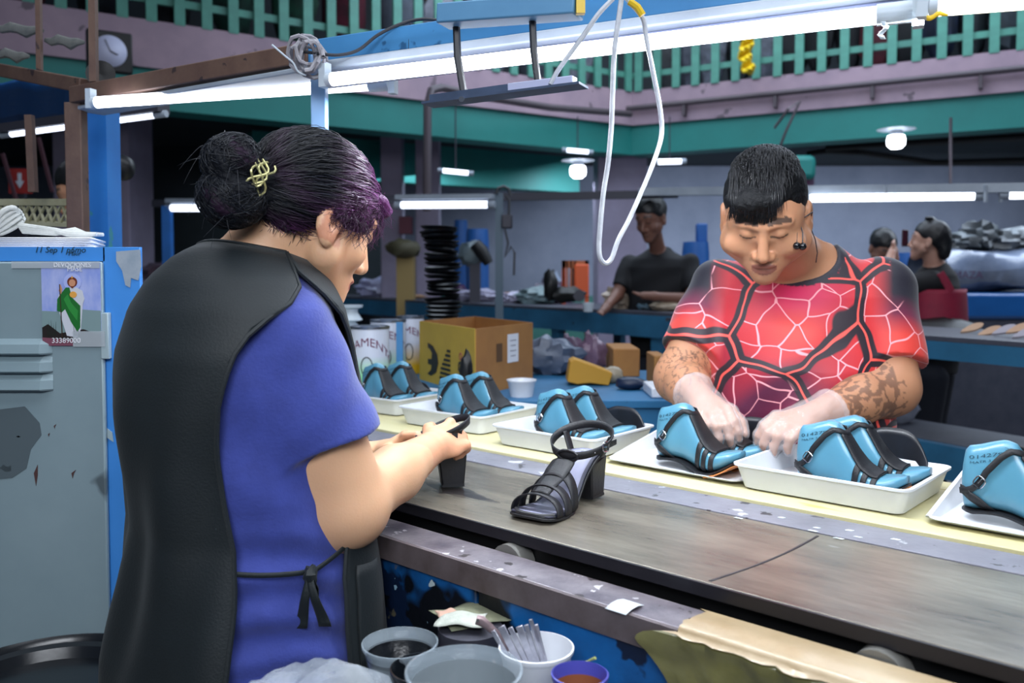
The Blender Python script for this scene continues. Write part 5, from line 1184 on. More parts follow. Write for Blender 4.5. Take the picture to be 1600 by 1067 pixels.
solo('blue_bottle_rack', MB().obox(P(1096, 364, 7.6), (.09, 0, 0), (0, .09, 0), (0, 0, .16)), M_drum, 'small blue container above the drum left of the man', 'container', bev=.01)
solo('grey_panel', MB().box(*(lambda a, b: (a.x, b.x, 10.6, 10.65, 0, a.z))(P(945, 345, 10.6), P(965, 450, 10.6))), mat('grey_brown_panel', '#57525c', .7), 'grey-brown panel on the wall left of the cable loop', 'panel')

# ================================================================== PEOPLE
def np3(v): return np.array([v[0], v[1], v[2]], float)
M_skin = mat('skin', '#ffffff', .46, vcol=True, bump=.06, bscale=250, sss=.12)
M_hair = mat('hair', '#ffffff', .38, vcol=True, spec=.5)
M_hairb = mat('hair_mass', '#ffffff', .6, vcol=True, bump=.5, bscale=120, spec=.2)
L_ = lambda h: np.array(C(h)[:3])
# ---- the woman
W0 = np3(P(383, 425, 1.52)); W0[2] = 0; WF = Frame(W0, (TX, TY, 0))          # local: right = S, forward = T
SK = L_('#d9aa86'); SKd = L_('#a86f50')
wh_o = np3(P(513, 347, 1.47)); yaw = math.radians(40); pit = math.radians(-24)
fw = np.array([math.cos(yaw)*math.cos(pit), math.sin(yaw)*math.cos(pit), math.sin(pit)]); upv = np.array([-math.cos(yaw)*math.sin(pit), -math.sin(yaw)*math.sin(pit), math.cos(pit)])
rt = np.cross(fw, upv); WH = Frame(wh_o-rt*.062, fw, upv); WHS = 1.08
wt_z = np.array([.0, .45, .60, .72, .85, .95, 1.05, 1.15, 1.25, 1.32, 1.37, 1.41, 1.44])
wt_cx = np.zeros(13); wt_cy = np.array([-.02, -.02, -.01, .0, .01, .01, .0, -.005, -.015, -.015, -.010, .005, .02])
wt_a = np.array([.20, .22, .235, .235, .225, .215, .215, .215, .212, .195, .155, .105, .06]); wt_b = np.array([.17, .19, .20, .205, .195, .185, .180, .175, .16, .145, .125, .10, .05])
def wloc(px, py, Y): return WF.loc(np3(P(px, py, Y)))
sh_r = np.array([.150, -.010, 1.268]); el_r = wloc(546, 790, 1.44); wr_r = wloc(668, 704, 1.66)
sh_l = np.array([-.150, -.010, 1.268]); el_l = np.array([-.22, .10, 1.0]); wr_l = wloc(590, 712, 1.82)
neck_b = np.array([.0, .02, 1.36]); head_l = WF.loc(WH.o)
hnR = np3(P(722, 676, 1.74)); hw = WF.wld(wr_r[None])[0]; al = hnR-hw; al /= np.linalg.norm(al)
HR = hand_frame(hw+al*.012, al, (.25, -.75, .62)); 
hwl = WF.wld(wr_l[None])[0]; all_ = np3(P(640, 690, 1.80))-hwl; all_ /= np.linalg.norm(all_)
HL = hand_frame(hwl+all_*.01, all_, (-.3, .55, .75))
def wbody(p):
    q = WF.loc(p)
    d = loftd(q, wt_z[3:], wt_cx[3:], wt_cy[3:], wt_a[3:]-.012, wt_b[3:]-.012)
    d = smin(d, chain(q, [sh_r, el_r], [.066, .066], .02), .03)
    d = smin(d, chain(q, [el_r, el_r*.45+wr_r*.55, wr_r], [.056, .049, .033], .02), .015)
    d = smin(d, ell(q, el_r+np.array([.0, -.005, -.01]), (.055, .058, .055)), .03)
    d = smin(d, chain(q, [sh_l, el_l, wr_l], [.06, .05, .030], .02), .03)
    d = smin(d, chain(q, [neck_b, neck_b*.35+head_l*.65+np.array([0, -.02, -.01])], [.068, .058], .02), .035)
    d = smin(d, rcone(q, (0, -.035, 1.36), neck_b*.3+head_l*.7+np.array([0, -.045, .015]), .062, .048), .03)
    h = WH.loc(p)/WHS; d = smin(d, head_sdf(h, 1, .002)*WHS, .022)
    hr = HR.loc(p); hr = hr*np.array([-1, 1, 1]); d = smin(d, hand_sdf(hr, (1.05, 1.1, 1.15, 1.2), .98), .012)
    hl = HL.loc(p); d = smin(d, hand_sdf(hl, (.55, .7, .8, .9), .95, spread=.3), .012)
    return d
def wcol(V):
    c = np.tile(SK, (len(V), 1)); n = fbm(V, 22)[:, None]; c = c*(1+.05*n)
    h = WH.loc(V)/WHS; near = np.linalg.norm(h, axis=1) < .16
    hc = head_col(h[near], c[near].copy(), L_('#9a5a50'), (.02, .015, .02))
    e = np.abs(np.abs(h[near][:, 0])-.08) < .014; e &= (np.abs(h[near][:, 2]) < .035) & (np.abs(h[near][:, 1]) < .024); hc[e] = hc[e]*.55+L_('#b8604c')*.45
    ck = (h[near][:, 1] > .03) & (h[near][:, 2] < .0); hc[ck] *= np.array([1.03, .95, .92]); c[near] = hc
    for fr in (HR, HL):
        q = fr.loc(V); m = np.clip((q[:, 1]-.06)/.05, 0, 1)*(np.linalg.norm(q, axis=1) < .25); c = c*(1-m[:, None]*np.array([.02, .16, .16]))
    return c
wo = thing('person', 'person with purple-black hair bun in black apron, seen from behind at the work table', 'person', (W0[0], W0[1], 0))
lo = np.minimum(W0-[.36, .36, 0], HL.o-.14); hi = np.maximum(W0+[.36, .36, 0], HR.o+.16); lo[2] = .72; hi[2] = 1.66; hi[0] = max(hi[0], WH.o[0]+.16)
sdf_obj('body', wbody, lo, hi, .0036, M_skin, wo, wcol)
# shirt
def sleeve(q, a, b, r1, r2, cutk, g):
    d_ = (b-a)/np.linalg.norm(b-a); t = (q-a)@d_; L = np.linalg.norm(b-a)*cutk
    ax = a+np.clip(t, 0, L)[:, None]*d_; outer = rcone(q, a, a+d_*L*1.25, r1, r2); 
    inner = rcone(q, a+d_*L*.95, a+d_*L*1.4, r2-.012, r2-.005); inner = smax(inner, (L-.018)-t, .002)
    return smax(outer, t-L, .004), t
M_blue = mat('royal_blue_cotton', '#334296', .8, col2='#2c3a88', nscale=30, bump=.12, bscale=180, sheen=.3)
def wshirt(p):
    q = WF.loc(p); z = q[:, 2]
    f = .0045*np.sin(z*95+3*np.sin(q[:, 0]*11)+2.4*np.sin(q[:, 1]*14))*np.clip((1.02-z)/.12, 0, 1)+.003*np.sin(z*38+q[:, 1]*30)
    d = loftd(q, wt_z, wt_cx, wt_cy, wt_a, wt_b)+f
    s, t = sleeve(q, sh_r+np.array([-.01, 0, .005]), el_r, .080, .099, .62, 1); s += .003*np.sin(t*45+q[:, 1]*35)
    d = smin(d, s, .022)
    s2, t2 = sleeve(q, sh_l+np.array([.01, 0, .01]), el_l, .078, .078, .62, 1); d = smin(d, s2, .022)
    d = smax(d, -rcone(q, (0, .03, 1.42), (0, .09, 1.50), .075, .08), .01)
    return smax(d, .60-z, .004)
lo = W0-[.40, .40, 0]; hi = W0+[.40, .40, 0]; lo[2] = .58; hi[2] = 1.46
sdf_obj('shirt', wshirt, lo, hi, .0046, M_blue, wo)
solo_p = MB()
def wsurf(th, z, off):
    a = float(np.interp(z, wt_z, wt_a)); b = float(np.interp(z, wt_z, wt_b)); cx = 0; cy = float(np.interp(z, wt_z, wt_cy))
    r = 1; q = np.array([(a+off)*math.cos(th), cy+(b+off)*math.sin(th), z]); w_ = WF.wld(q[None])[0]; return Vector(w_)
# apron: back and front panels; th = 0 is her right side (+S), 90 deg = front
M_apron = mat('black_apron_cloth', '#0b1519', .62, col2='#0d181d', nscale=14, bump=.10, bscale=260, sheen=.05, spots=[('#55646c', 46, .80)])
M_apronf = M_apron
zk = [.30, .55, .70, .80, .88, .95, 1.02, 1.10, 1.18, 1.25, 1.30, 1.335, 1.37, 1.40, 1.425]
bk_e = [-44, -44, -44, -43, -42, -43, -46, -48, -46, -40, -30, -12, 0, 0, 0]
ft_e = [8, 8, 8, 6, 6, 10, 20, 30, 34, 38, 36, 24, 4, 0, 0]
def apron_back(u, v):
    z = .28+(1.425-.28)*v; e = math.radians(float(np.interp(z, zk, bk_e))); th = e+(-math.pi-2*e)*u; z = .28+(1.412+.020*math.sin(-th)-.28)*v
    flare = .008*max(0, (.95-z)/.5); fold = (.008*math.sin(th*5+z*8)+.005*math.sin(th*11-z*10))*min(1, max(0, (1.25-z)/.2))
    dr = .018*math.exp(-((z-1.18)/.12)**2)*math.exp(-((th+math.pi/2)/.9)**2)
    return wsurf(th, z, .017+flare+fold+dr)
def apron_front(u, v):
    z = .28+(1.40-.28)*v; e = math.radians(float(np.interp(z, zk, ft_e))); th = e+(math.pi-2*e)*u; z = .28+(1.412-.040*math.sin(th)-.28)*v
    fold = .005*math.sin(th*8+z*5)*min(1, max(0, (1.25-z)/.2)); return wsurf(th, z, .018+.02*max(0, (.95-z)/.5)+fold)
part('apron_back', MB().grid(apron_back, 80, 90), M_apron, wo, solid=.003)
part('apron_front', MB().grid(apron_front, 70, 80), M_apron, wo, solid=.003)
def edge_tube(fn, u, v0, v1, n=40): return [fn(u, v0+(v1-v0)*k/n) for k in range(n+1)]
part('apron_hem', MB().tube(edge_tube(apron_back, 0, .02, 1), .0042, 6), M_apron, wo); part('apron_hem', MB().tube(edge_tube(apron_front, 0, .02, 1), .0042, 6), M_apron, wo)
part('neckline', MB().tube([apron_back(k/24, 1.0) for k in range(25)], .0045, 6), M_apron, wo)
kz = .905; kn = wsurf(math.radians(-12), kz, .022)
tie = MB()
tie.grid(lambda u, v: wsurf(math.radians(-50+38*u), .918-.010*u+.008*(v-.5), .014+.004*math.sin(u*3)), 10, 3); tie.grid(lambda u, v: wsurf(math.radians(-12+22*u), .905+.03*u+.008*(v-.5), .016), 10, 3)
tie.blob(kn, (.012, .012, .014), 10, 8, amp=.2, seed=3)
for dx, L in ((-.010, .085), (.014, .082)):
    tie.grid(lambda u, v, dx=dx, L=L: kn+Vector((dx*(u*1.6)+.010*(v-.5)*(1+u), -.006-.006*math.sin(u*5), -L*u)), 12, 4)
for sx in (-1, 1): tie.grid(lambda u, v, sx=sx: kn+Vector((sx*.012*math.sin(u*3.1)+.002, -.004, -.03*math.sin(u*3.14)*.9-.012*(v-.5))), 10, 3)
part('apron_tie', tie, M_apron, wo, solid=.0015)
def pocket(u, v):
    return apron_front(.04+.16*u, .40+.15*v)+Vector((.0, -.006, 0))*1.0-Vector((0, .004*math.sin(u*3.1), 0))
part('apron_pocket', MB().grid(pocket, 12, 10), M_apron, wo, solid=.003)
def legsdf(o, hip, zt_, r0, r1, fr, feet):
    def f(p):
        q = fr.loc(p); d = None
        for s in (-1, 1):
            e = chain(q, [(s*hip, 0, zt_), (s*hip, .015, .48), (s*hip, -.01, .10)], [r0, r0*.72, r1], .02); d = e if d is None else smin(d, e, .03)
        return smax(d, .06-q[:, 2], .004)
    return f
sdf_obj('trousers', legsdf(wo, .095, .66, .11, .06, WF, 0), W0-[.3, .3, 0], W0+[.3, .3, .82], .012, mat('dark_trousers', '#161a26', .8), wo)
for s in (-1, 1):
    c = WF.wld(np.array([[s*.095, .05, .0]]))[0]; part('shoe', MB().blob((c[0], c[1], .05), (.06, .06, .05), 14, 8, amp=.03), M_black, wo)
# hair
hs = WHS
cap_c = np.array([0, -.014, .045]); cap_r = np.array([.083, .106, .096])
tie_h = np.array([.020, -.130, .004])
def hairline(q):   # >0 where hair grows
    y = q[:, 1]; z = q[:, 2]
    ln = np.interp(y, [-.13, -.10, -.06, -.02, .0, .03, .06, .085, .11], [-.045, -.052, -.050, -.022, .026, .016, .038, .066, .066]); return z-ln
def wcolh(h):
    """purple towards the fringe and temples, blue black at the back"""
    k = np.clip((h[:, 1]+.03)/.07, 0, 1)*np.clip((h[:, 2]+.05)/.06, 0, 1); k = np.clip(k+.15*np.sin(h[:, 0]*90+h[:, 2]*60), 0, 1)
    lw = np.clip((-.01-h[:, 2])/.03, 0, 1)*.55*np.clip((h[:, 1]+.085)/.03, 0, 1); k = np.maximum(k, lw)
    return L_('#0e1118')*(1-k[:, None])+L_('#5a2a58')*k[:, None]
def whair(p):
    h = WH.loc(p)/hs; d = ell(h, cap_c, cap_r)
    d = smax(d, -hairline(h)*.8, .012)
    d = smin(d, ell(h, (0, .086, .072), (.058, .030, .024)), .02)
    d = smin(d, ell(h, (.066, .036, .030), (.014, .032, .030)), .02)
    d = smin(d, ell(h, (-.066, .032, .020), (.016, .032, .034)), .015)
    d = smin(d, rcone(h, (.01, -.085, .025), tie_h, .05, .026), .03)
    d = smin(d, ell(h, (.030, -.166, .020), (.041, .040, .040)), .012); d = smin(d, ell(h, (.022, -.142, -.026), (.046, .048, .045)), .012)
    d += .0022*np.sin(h[:, 2]*150+20*h[:, 0]+6*np.sin(h[:, 1]*30))+.0025*fbm(h, 45)
    return d*hs
sdf_obj('hair', whair, WH.o-.24, WH.o+.24, .0036, M_hairb, wo, lambda V: wcolh(WH.loc(V)/hs))
paths = []; cols = []
def on_cap(h, off):
    q = (h-cap_c)/cap_r; n = np.linalg.norm(q, axis=-1, keepdims=True); return cap_c+q/n*cap_r*(1+off)
r2 = np.random.default_rng(3)
def sweep(st, end, n=14, lift=.02, wob=.004):
    t = np.linspace(0, 1, n)[:, None]; pts = st*(1-t)+end*t; sag = np.array([0, 0, 1.0])*0
    q = on_cap(pts, lift+.05*np.sin(t*3.1)*r2.uniform(.2, 1)); blend = np.clip((t-.72)/.28, 0, 1)**1.5; q = q*(1-blend)+pts*blend
    ph = r2.uniform(0, 6.28, 3); q += wob*np.sin(t*r2.uniform(4, 12)+ph)*np.sin(t*3.14); return q
for i in range(2300):
    y = r2.uniform(-.09, .100); s = r2.choice([1, 1, 1, -1]); 
    if r2.random() < .5:
        ln = np.interp(y, [-.10, -.06, -.02, .0, .03, .06, .085, .11], [-.052, -.050, -.022, .026, .016, .038, .066, .066])
        z = ln+abs(r2.normal(0, .012)); xx = cap_r[0]*math.sqrt(max(0, 1-((y-cap_c[1])/cap_r[1])**2-min(((z-cap_c[2])/cap_r[2])**2, 1))); st = np.array([s*xx, y, z])
    else:
        th = r2.uniform(0, 3.1416); ph = r2.uniform(-.2, 1.5); st = cap_c+cap_r*np.array([math.cos(th)*math.cos(ph), math.sin(th)*math.cos(ph), math.sin(ph)])
    if hairline(st[None])[0] < -.004: continue
    e = tie_h+r2.normal(0, .010, 3); p_ = sweep(st, e, lift=r2.uniform(.01, .06)); 
    if r2.random() < .05: p_ += np.sin(np.linspace(0, 3.14, len(p_)))[:, None]*r2.normal(0, .006, 3)
    paths.append(WH.wld(p_*hs)); c = wcolh(p_); g = r2.uniform(.6, 1.9); g = g*2.2 if r2.random() < .10 else g; cols.append(np.clip(c*g, 0, 1))
def lobe(c, r, n, dark=1.0):
    for i in range(n):
        ax = r2.normal(0, 1, 3)*np.array([1, .35, .6]); ax /= np.linalg.norm(ax); a = np.cross(ax, [.3, .2, .9]); a /= np.linalg.norm(a); b = np.cross(ax, a)
        a0 = r2.uniform(0, 6.28); L = r2.uniform(1.4, 3.6); t = np.linspace(a0, a0+L, 13)[:, None]; k = 1.0+r2.uniform(-.02, .07)
        sh = r2.uniform(-.35, .35); pt = (a*np.cos(t)+b*np.sin(t))*math.sqrt(1-sh*sh)+ax*sh
        pt = pt*np.array(r)*k+np.array(c); pt += .0025*np.sin(t*3+i); paths.append(WH.wld(pt*hs)); cols.append(np.tile(L_('#10141c')*r2.uniform(.6, 2.4), (13, 1)))
lobe((.030, -.166, .020), (.041, .040, .040), 430); lobe((.022, -.142, -.026), (.046, .048, .045), 520)
for i in range(26):   # flyaways
    c = np.array([(.03, -.166, .020), (.022, -.142, -.026)][i % 2]); a = r2.normal(0, 1, 3); a[1] = -abs(a[1])*.6; a /= np.linalg.norm(a); s0 = c+a*.045; t = np.linspace(0, 1, 10)[:, None]
    b = r2.normal(0, 1, 3); pt = s0+a*.022*t*r2.uniform(.3, 1)+b*.014*t*t+np.array([0, 0, -.03])*t*t; paths.append(WH.wld(pt*hs)); cols.append(np.tile(L_('#1a1e28'), (10, 1)))
for i in range(260):  # fringe curls and temple wisps
    s = r2.choice([1, 1, -1]); x = r2.uniform(0, .06)*s; st = np.array([x, .082+r2.normal(0, .006)-abs(x)*.25, .070+r2.normal(0, .008)]); t = np.linspace(0, 1, 12)[:, None]
    amp = r2.uniform(.008, .020); dr = np.array([r2.normal(0, .012), r2.uniform(.008, .036), r2.uniform(-.075, -.01)]); pt = st+dr*t+amp*np.sin(t*r2.uniform(3, 8)+r2.uniform(0, 6))*np.array([.5, .6, .4])*t
    paths.append(WH.wld(pt*hs)); cols.append(np.tile(L_('#4a2a4c')*r2.uniform(.6, 2.2), (12, 1)))
for i in range(260):  # strands over the ear and temple
    y = r2.uniform(-.012, .065); st = np.array([.086-.3*max(0, y-.03), y, r2.uniform(.012, .055)]); t = np.linspace(0, 1, 10)[:, None]
    dr = np.array([r2.uniform(-.004, .004), r2.uniform(-.02, .02), r2.uniform(-.045, -.01)]); pt = st+dr*t+.004*np.sin(t*7+i)*np.array([1, .6, 0]); paths.append(WH.wld(pt*hs)); cols.append(np.tile(L_('#3a1e38')*r2.uniform(.6, 1.8), (10, 1)))
for i in range(160):  # nape wisps
    y = r2.uniform(-.09, -.02); st = np.array([r2.uniform(-.03, .07), y, -.048+r2.normal(0, .006)]); st = on_cap(st[None], .0)[0]; t = np.linspace(0, 1, 8)[:, None]
    pt = st+np.array([r2.normal(0, .004), r2.normal(0, .006), -r2.uniform(.006, .022)])*t; paths.append(WH.wld(pt*hs)); cols.append(np.tile(L_('#1c1420'), (8, 1)))
part('hair_strands', strands_mesh('hair_strands', paths, .00062, cols), M_hair, wo)['kind'] = 'stuff'
clip = thing('hair_clip', 'pale gold twisted wire clip holding the hair bun', 'hair clip', tuple(WH.wld((np.array([[.060, -.130, .012]]))*hs)[0]))
cm = MB(); r3 = random.Random(8)
for k in range(6):
    pts = []; y0 = -.130+r3.uniform(-.008, .008)
    for i in range(11):
        t = i/10; pts.append(Vector(WH.wld(np.array([[.056+.014*math.sin(t*3.14), y0+.012*math.sin(t*6+k), .038-.056*t]])*hs)[0]))
    cm.tube(pts, .0019, 6)
part('clip_wire', cm, mat('pale_gold', '#c9c48c', .3, .7), clip)
part('earring', MB().blob(Vector(WH.wld(np.array([[.083, .004, -.034]])*hs)[0]), (.0028,)*3, 8, 6, amp=0), M_tray, wo)

# ---- the man across the table
M0 = np3(P(1248, 425, 2.20)); M0[2] = 0; MF = Frame(M0, (-.34, -.94, 0))
mh_o = np3(P(1196, 338, 1.95)); my = math.radians(251); mp = math.radians(-36)
fw = np.array([math.cos(my)*math.cos(mp), math.sin(my)*math.cos(mp), math.sin(mp)]); upv = np.array([-math.cos(my)*math.sin(mp), -math.sin(my)*math.sin(mp), math.cos(mp)])
MH = Frame(mh_o, fw, upv); MHS = 1.06
# slight roll of the head
SKM = L_('#b98565')
mz = np.array([.60, .80, .95, 1.05, 1.15, 1.25, 1.32, 1.37, 1.41, 1.45]); mcy = np.array([.02, .03, .04, .05, .05, .03, .015, .0, .0, .02])
ma = np.array([.20, .215, .225, .228, .232, .235, .225, .190, .140, .09]); mb_ = np.array([.16, .175, .185, .185, .18, .165, .15, .130, .11, .08])
mcx = np.zeros(10)
def mloc(px, py, Y): return MF.loc(np3(P(px, py, Y)))
msr = np.array([.200, .0, 1.318]); msl = np.array([-.200, .0, 1.318])
mer = mloc(1062, 590, 2.16); mwr = mloc(1092, 622, 2.00); mel = mloc(1392, 606, 2.03); mwl = mloc(1280, 648, 1.89)
mneck = np.array([0, .02, 1.385]); mhl = MF.loc(MH.o)
def mkhand(wl, target, back):
    w_ = MF.wld(wl[None])[0]; a = np.array(target)-w_; a /= np.linalg.norm(a); return hand_frame(w_+a*.012, a, back)
MHR = mkhand(mwr, np3(P(1118, 650, 1.90)), (-.2, -.35, .9)); MHL = mkhand(mwl, np3(P(1232, 664, 1.85)), (.1, -.35, .9))
def mbody(p):
    q = MF.loc(p); d = loftd(q, mz, mcx, mcy, ma-.014, mb_-.014)
    d = smin(d, chain(q, [msr, mer], [.066, .060], .02), .03); d = smin(d, chain(q, [mer, mer*.5+mwr*.5, mwr], [.058, .052, .034], .02), .03)
    d = smin(d, chain(q, [msl, mel], [.066, .062], .02), .03); d = smin(d, chain(q, [mel, mel*.55+mwl*.45, mwl], [.060, .053, .034], .02), .03)
    d = smin(d, chain(q, [mneck, mneck*.3+mhl*.7+np.array([0, -.015, -.01])], [.078, .068], .02), .035)
    d = smin(d, rcone(q, (0, -.04, 1.37), mhl+np.array([0, -.06, -.03]), .07, .055), .03)
    h = MH.loc(p)/MHS; d = smin(d, head_sdf(h, 0, .011)*MHS, .02)
    hr = MHR.loc(p)*np.array([-1, 1, 1]); d = smin(d, hand_sdf(hr, (.6, .65, .7, .75), 1.05), .012)
    hl = MHL.loc(p); d = smin(d, hand_sdf(hl, (.6, .65, .7, .75), 1.05), .012)
    return d
def mcol(V):
    c = np.tile(SKM, (len(V), 1)); c = c*(1+.05*fbm(V, 20)[:, None]); h = MH.loc(V)/MHS; near = np.linalg.norm(h, axis=1) < .17
    hc = head_col(h[near], c[near].copy(), L_('#8c5548'), (.008, .007, .007)); hn = h[near]
    ms = (np.abs(hn[:, 0]) < .030) & (hn[:, 1] > .07) & (hn[:, 2] > -.054) & (hn[:, 2] < -.044); hc[ms] *= .72
    bd = (hn[:, 1] > .05) & (hn[:, 2] < -.078) ; hc[bd] *= .86; c[near] = hc
    q = MF.loc(V)
    for a, b, t0, t1, sd in ((mel, mwl, .12, .80, 3), (mer, mwr, .1, .95, 8), (msr, mer, .80, 1.0, 5)):
        d_ = b-a; t = ((q-a)@d_)/(d_@d_); r = np.linalg.norm(q-a-t[:, None]*d_, axis=1); m = (t > t0) & (t < t1) & (r < .085)
        n = fbm(q[m]+sd, 60 if sd != 3 else 42, sd); dark = (np.abs(n) < (.09 if sd != 3 else .20)) | ((n > .55) if sd == 3 else (n > .8)); cc = c[m]; cc[dark] *= (.48, .50, .56); c[m] = cc
    return c
mo_ = thing('person', 'person in patterned red and black T-shirt, head bent, gloved hands behind the trays', 'person', (M0[0], M0[1], 0))
lo = M0-[.46, .50, 0]; hi = M0+[.46, .36, 0]; lo[2] = .72; hi[2] = 1.72
sdf_obj('body', mbody, lo, hi, .0038, M_skin, mo_, mcol)
def mshirt(p):
    q = MF.loc(p); z = q[:, 2]
    f = .004*np.sin(z*30+q[:, 0]*22+2*np.sin(q[:, 0]*9))*np.clip((1.3-z)/.15, 0, 1)+.003*np.sin(q[:, 0]*40-z*25)*np.clip((1.15-z)/.15, 0, 1)
    d = loftd(q, mz, mcx, mcy, ma, mb_)+f
    s, t = sleeve(q, msr+np.array([-.01, 0, .012]), mer, .086, .083, .74, 1); s += .003*np.sin(t*35+q[:, 0]*25); d = smin(d, s, .025)
    s, t = sleeve(q, msl+np.array([.01, 0, .012]), mel, .086, .086, .78, 1); s += .003*np.sin(t*35+q[:, 0]*25); d = smin(d, s, .025)
    d = smax(d, -rcone(q, (0, .060, 1.420), (0, .16, 1.50), .090, .10), .008)
    d = smax(d, -rcone(q, (0, .0, 1.44), (0, .02, 1.55), .082, .085), .008)
    return smax(d, .62-z, .004)
def mscol(V):
    q = MF.loc(V); x, y, z = q.T
    red = L_('#b81a28'); org = L_('#d83a30'); pk = L_('#d02058'); pur = L_('#461036'); dk = L_('#141022')
    k = np.clip((1.20-z)/.14+.6*fbm(q, 9, 2), 0, .95)[:, None]; c = red*(1-k)+pur*k
    m = np.exp(-((x/.09)**2+((z-1.33)/.05)**2))[:, None]; c = c*(1-m)+pk*m
    m = np.exp(-(((x)/.07)**2+((z-1.24)/.04)**2))[:, None]; c = c*(1-m)+org*m
    m = np.exp(-(((x+.04)/.08)**2+((z-1.0)/.07)**2))[:, None]*.8; c = c*(1-m)+L_('#b01c48')*m
    k = np.clip((-x-.10)/.06, 0, 1)*np.clip((z-1.02)/.1, 0, 1); c = c*(1-.6*k[:, None])+L_('#e03838')*(.6*k[:, None])
    for a, b, s in ((msr, mer, 1), (msl, mel, -1)):
        d_ = b-a; t = ((q-a)@d_)/(d_@d_); r = np.linalg.norm(q-a-t[:, None]*d_, axis=1); m = np.clip((np.abs(x)-.165)/.05, 0, 1)*(x*s > 0)
        tt = np.clip((t-.12)/.45, 0, 1)[:, None]; g = np.where(tt < .5, dk*(1-2*tt)+L_('#6a1238')*2*tt, L_('#6a1238')*(2-2*tt)+org*(2*tt-1)); c = c*(1-m[:, None])+g*m[:, None]
    dn = np.minimum(np.linalg.norm(q-np.array([0, .055, 1.425]), axis=1), 9); nk = rcone(q, (0, .060, 1.420), (0, .16, 1.50), .090, .10); nk2 = rcone(q, (0, .0, 1.44), (0, .02, 1.55), .082, .085)
    c[(np.minimum(nk, nk2) < .020)] = dk
    return c
M_print_s = mat('printed_polyester', '#ffffff', .55, vcol=True, bump=.06, bscale=300, sheen=.2)
nt = M_print_s.node_tree; N, L = nt.nodes, nt.links; b = N['Principled BSDF']; src = b.inputs['Base Color'].links[0].from_socket
tc = N.new('ShaderNodeTexCoord'); mp = N.new('ShaderNodeMapping'); mp.inputs['Scale'].default_value = (1, .5, 1); L.new(tc.outputs['Object'], mp.inputs[0])
nz = N.new('ShaderNodeTexNoise'); nz.inputs['Scale'].default_value = 5; L.new(mp.outputs[0], nz.inputs['Vector'])
va = N.new('ShaderNodeVectorMath'); va.operation = 'MULTIPLY_ADD'; va.inputs[1].default_value = (.10, .10, .10); L.new(nz.outputs['Color'], va.inputs[0]); L.new(mp.outputs[0], va.inputs[2])
def vor(scale, thr, col, prev, soft, off):
    m2 = N.new('ShaderNodeMapping'); m2.inputs['Location'].default_value = off; L.new(va.outputs[0], m2.inputs[0])
    v = N.new('ShaderNodeTexVoronoi'); v.feature = 'DISTANCE_TO_EDGE'; v.inputs['Scale'].default_value = scale; L.new(m2.outputs[0], v.inputs['Vector'])
    r = N.new('ShaderNodeValToRGB'); r.color_ramp.elements[0].position = thr; r.color_ramp.elements[1].position = thr+soft; r.color_ramp.elements[0].color = (1, 1, 1, 1); r.color_ramp.elements[1].color = (0, 0, 0, 1)
    L.new(v.outputs['Distance'], r.inputs[0]); mx = N.new('ShaderNodeMix'); mx.data_type = 'RGBA'; ml = N.new('ShaderNodeMath'); ml.operation = 'MULTIPLY'; L.new(r.outputs[0], ml.inputs[0]); L.new(gt.outputs[0], ml.inputs[1]); L.new(ml.outputs[0], mx.inputs[0]); L.new(prev, mx.inputs[6]); mx.inputs[7].default_value = C(col); return mx.outputs[2]
bw = N.new('ShaderNodeRGBToBW'); L.new(src, bw.inputs[0]); gt = N.new('ShaderNodeMapRange'); gt.inputs[1].default_value = .015; gt.inputs[2].default_value = .03; L.new(bw.outputs[0], gt.inputs[0])
o1 = vor(15, .014, '#f0a0a8', src, .012, (0, 0, 0)); o2 = vor(5.2, .07, '#20101e', o1, .012, (3, 1, 2)); o3 = vor(5.2, .010, '#ff5a50', o2, .006, (3, 1, 2)); L.new(o3, b.inputs['Base Color'])
lo = M0-[.46, .46, 0]; hi = M0+[.46, .40, 0]; lo[2] = .60; hi[2] = 1.47
sdf_obj('tshirt', mshirt, lo, hi, .0050, M_print_s, mo_, mscol)
sdf_obj('trousers', legsdf(mo_, .10, .70, .12, .065, MF, 0), M0-[.3, .3, 0], M0+[.3, .3, .86], .012, mat('dark_trousers', '#161a26', .8), mo_)
for s in (-1, 1):
    c = MF.wld(np.array([[s*.10, .05, .0]]))[0]; part('shoe', MB().blob((c[0], c[1], .05), (.06, .06, .05), 14, 8, amp=.03), M_black, mo_)
def mhair(p):
    h = MH.loc(p)/MHS; d = ell(h, (0, -.014, .044), (.085, .108, .100))
    ln = np.interp(h[:, 1], [-.12, -.09, -.04, -.01, .012, .03, .045, .06, .085, .11], [-.07, -.06, -.035, .0, .002, -.002, .03, .060, .072, .072])+np.where(h[:, 1] > .05, np.clip(-h[:, 0], -.03, .05)*.30, 0)
    d = smax(d, (ln-h[:, 2])*.8, .006); d = smin(d, ell(h, (.020, .074, .088), (.055, .034, .024)), .02)
    return (d+.0022*fbm(h, 60)+.0012*fbm(h, 140, 3))*MHS
def mhcol(V):
    h = MH.loc(V)/MHS; k = np.clip((.075-h[:, 2])/.06, 0, 1)*(h[:, 1] < .05)*.5; c = L_('#0a0b0e')*(1-k[:, None])+L_('#2e2220')*k[:, None]; return c
sdf_obj('hair', mhair, MH.o-.20, MH.o+.20, .0034, M_hairb, mo_, mhcol)
paths = []; cols = []
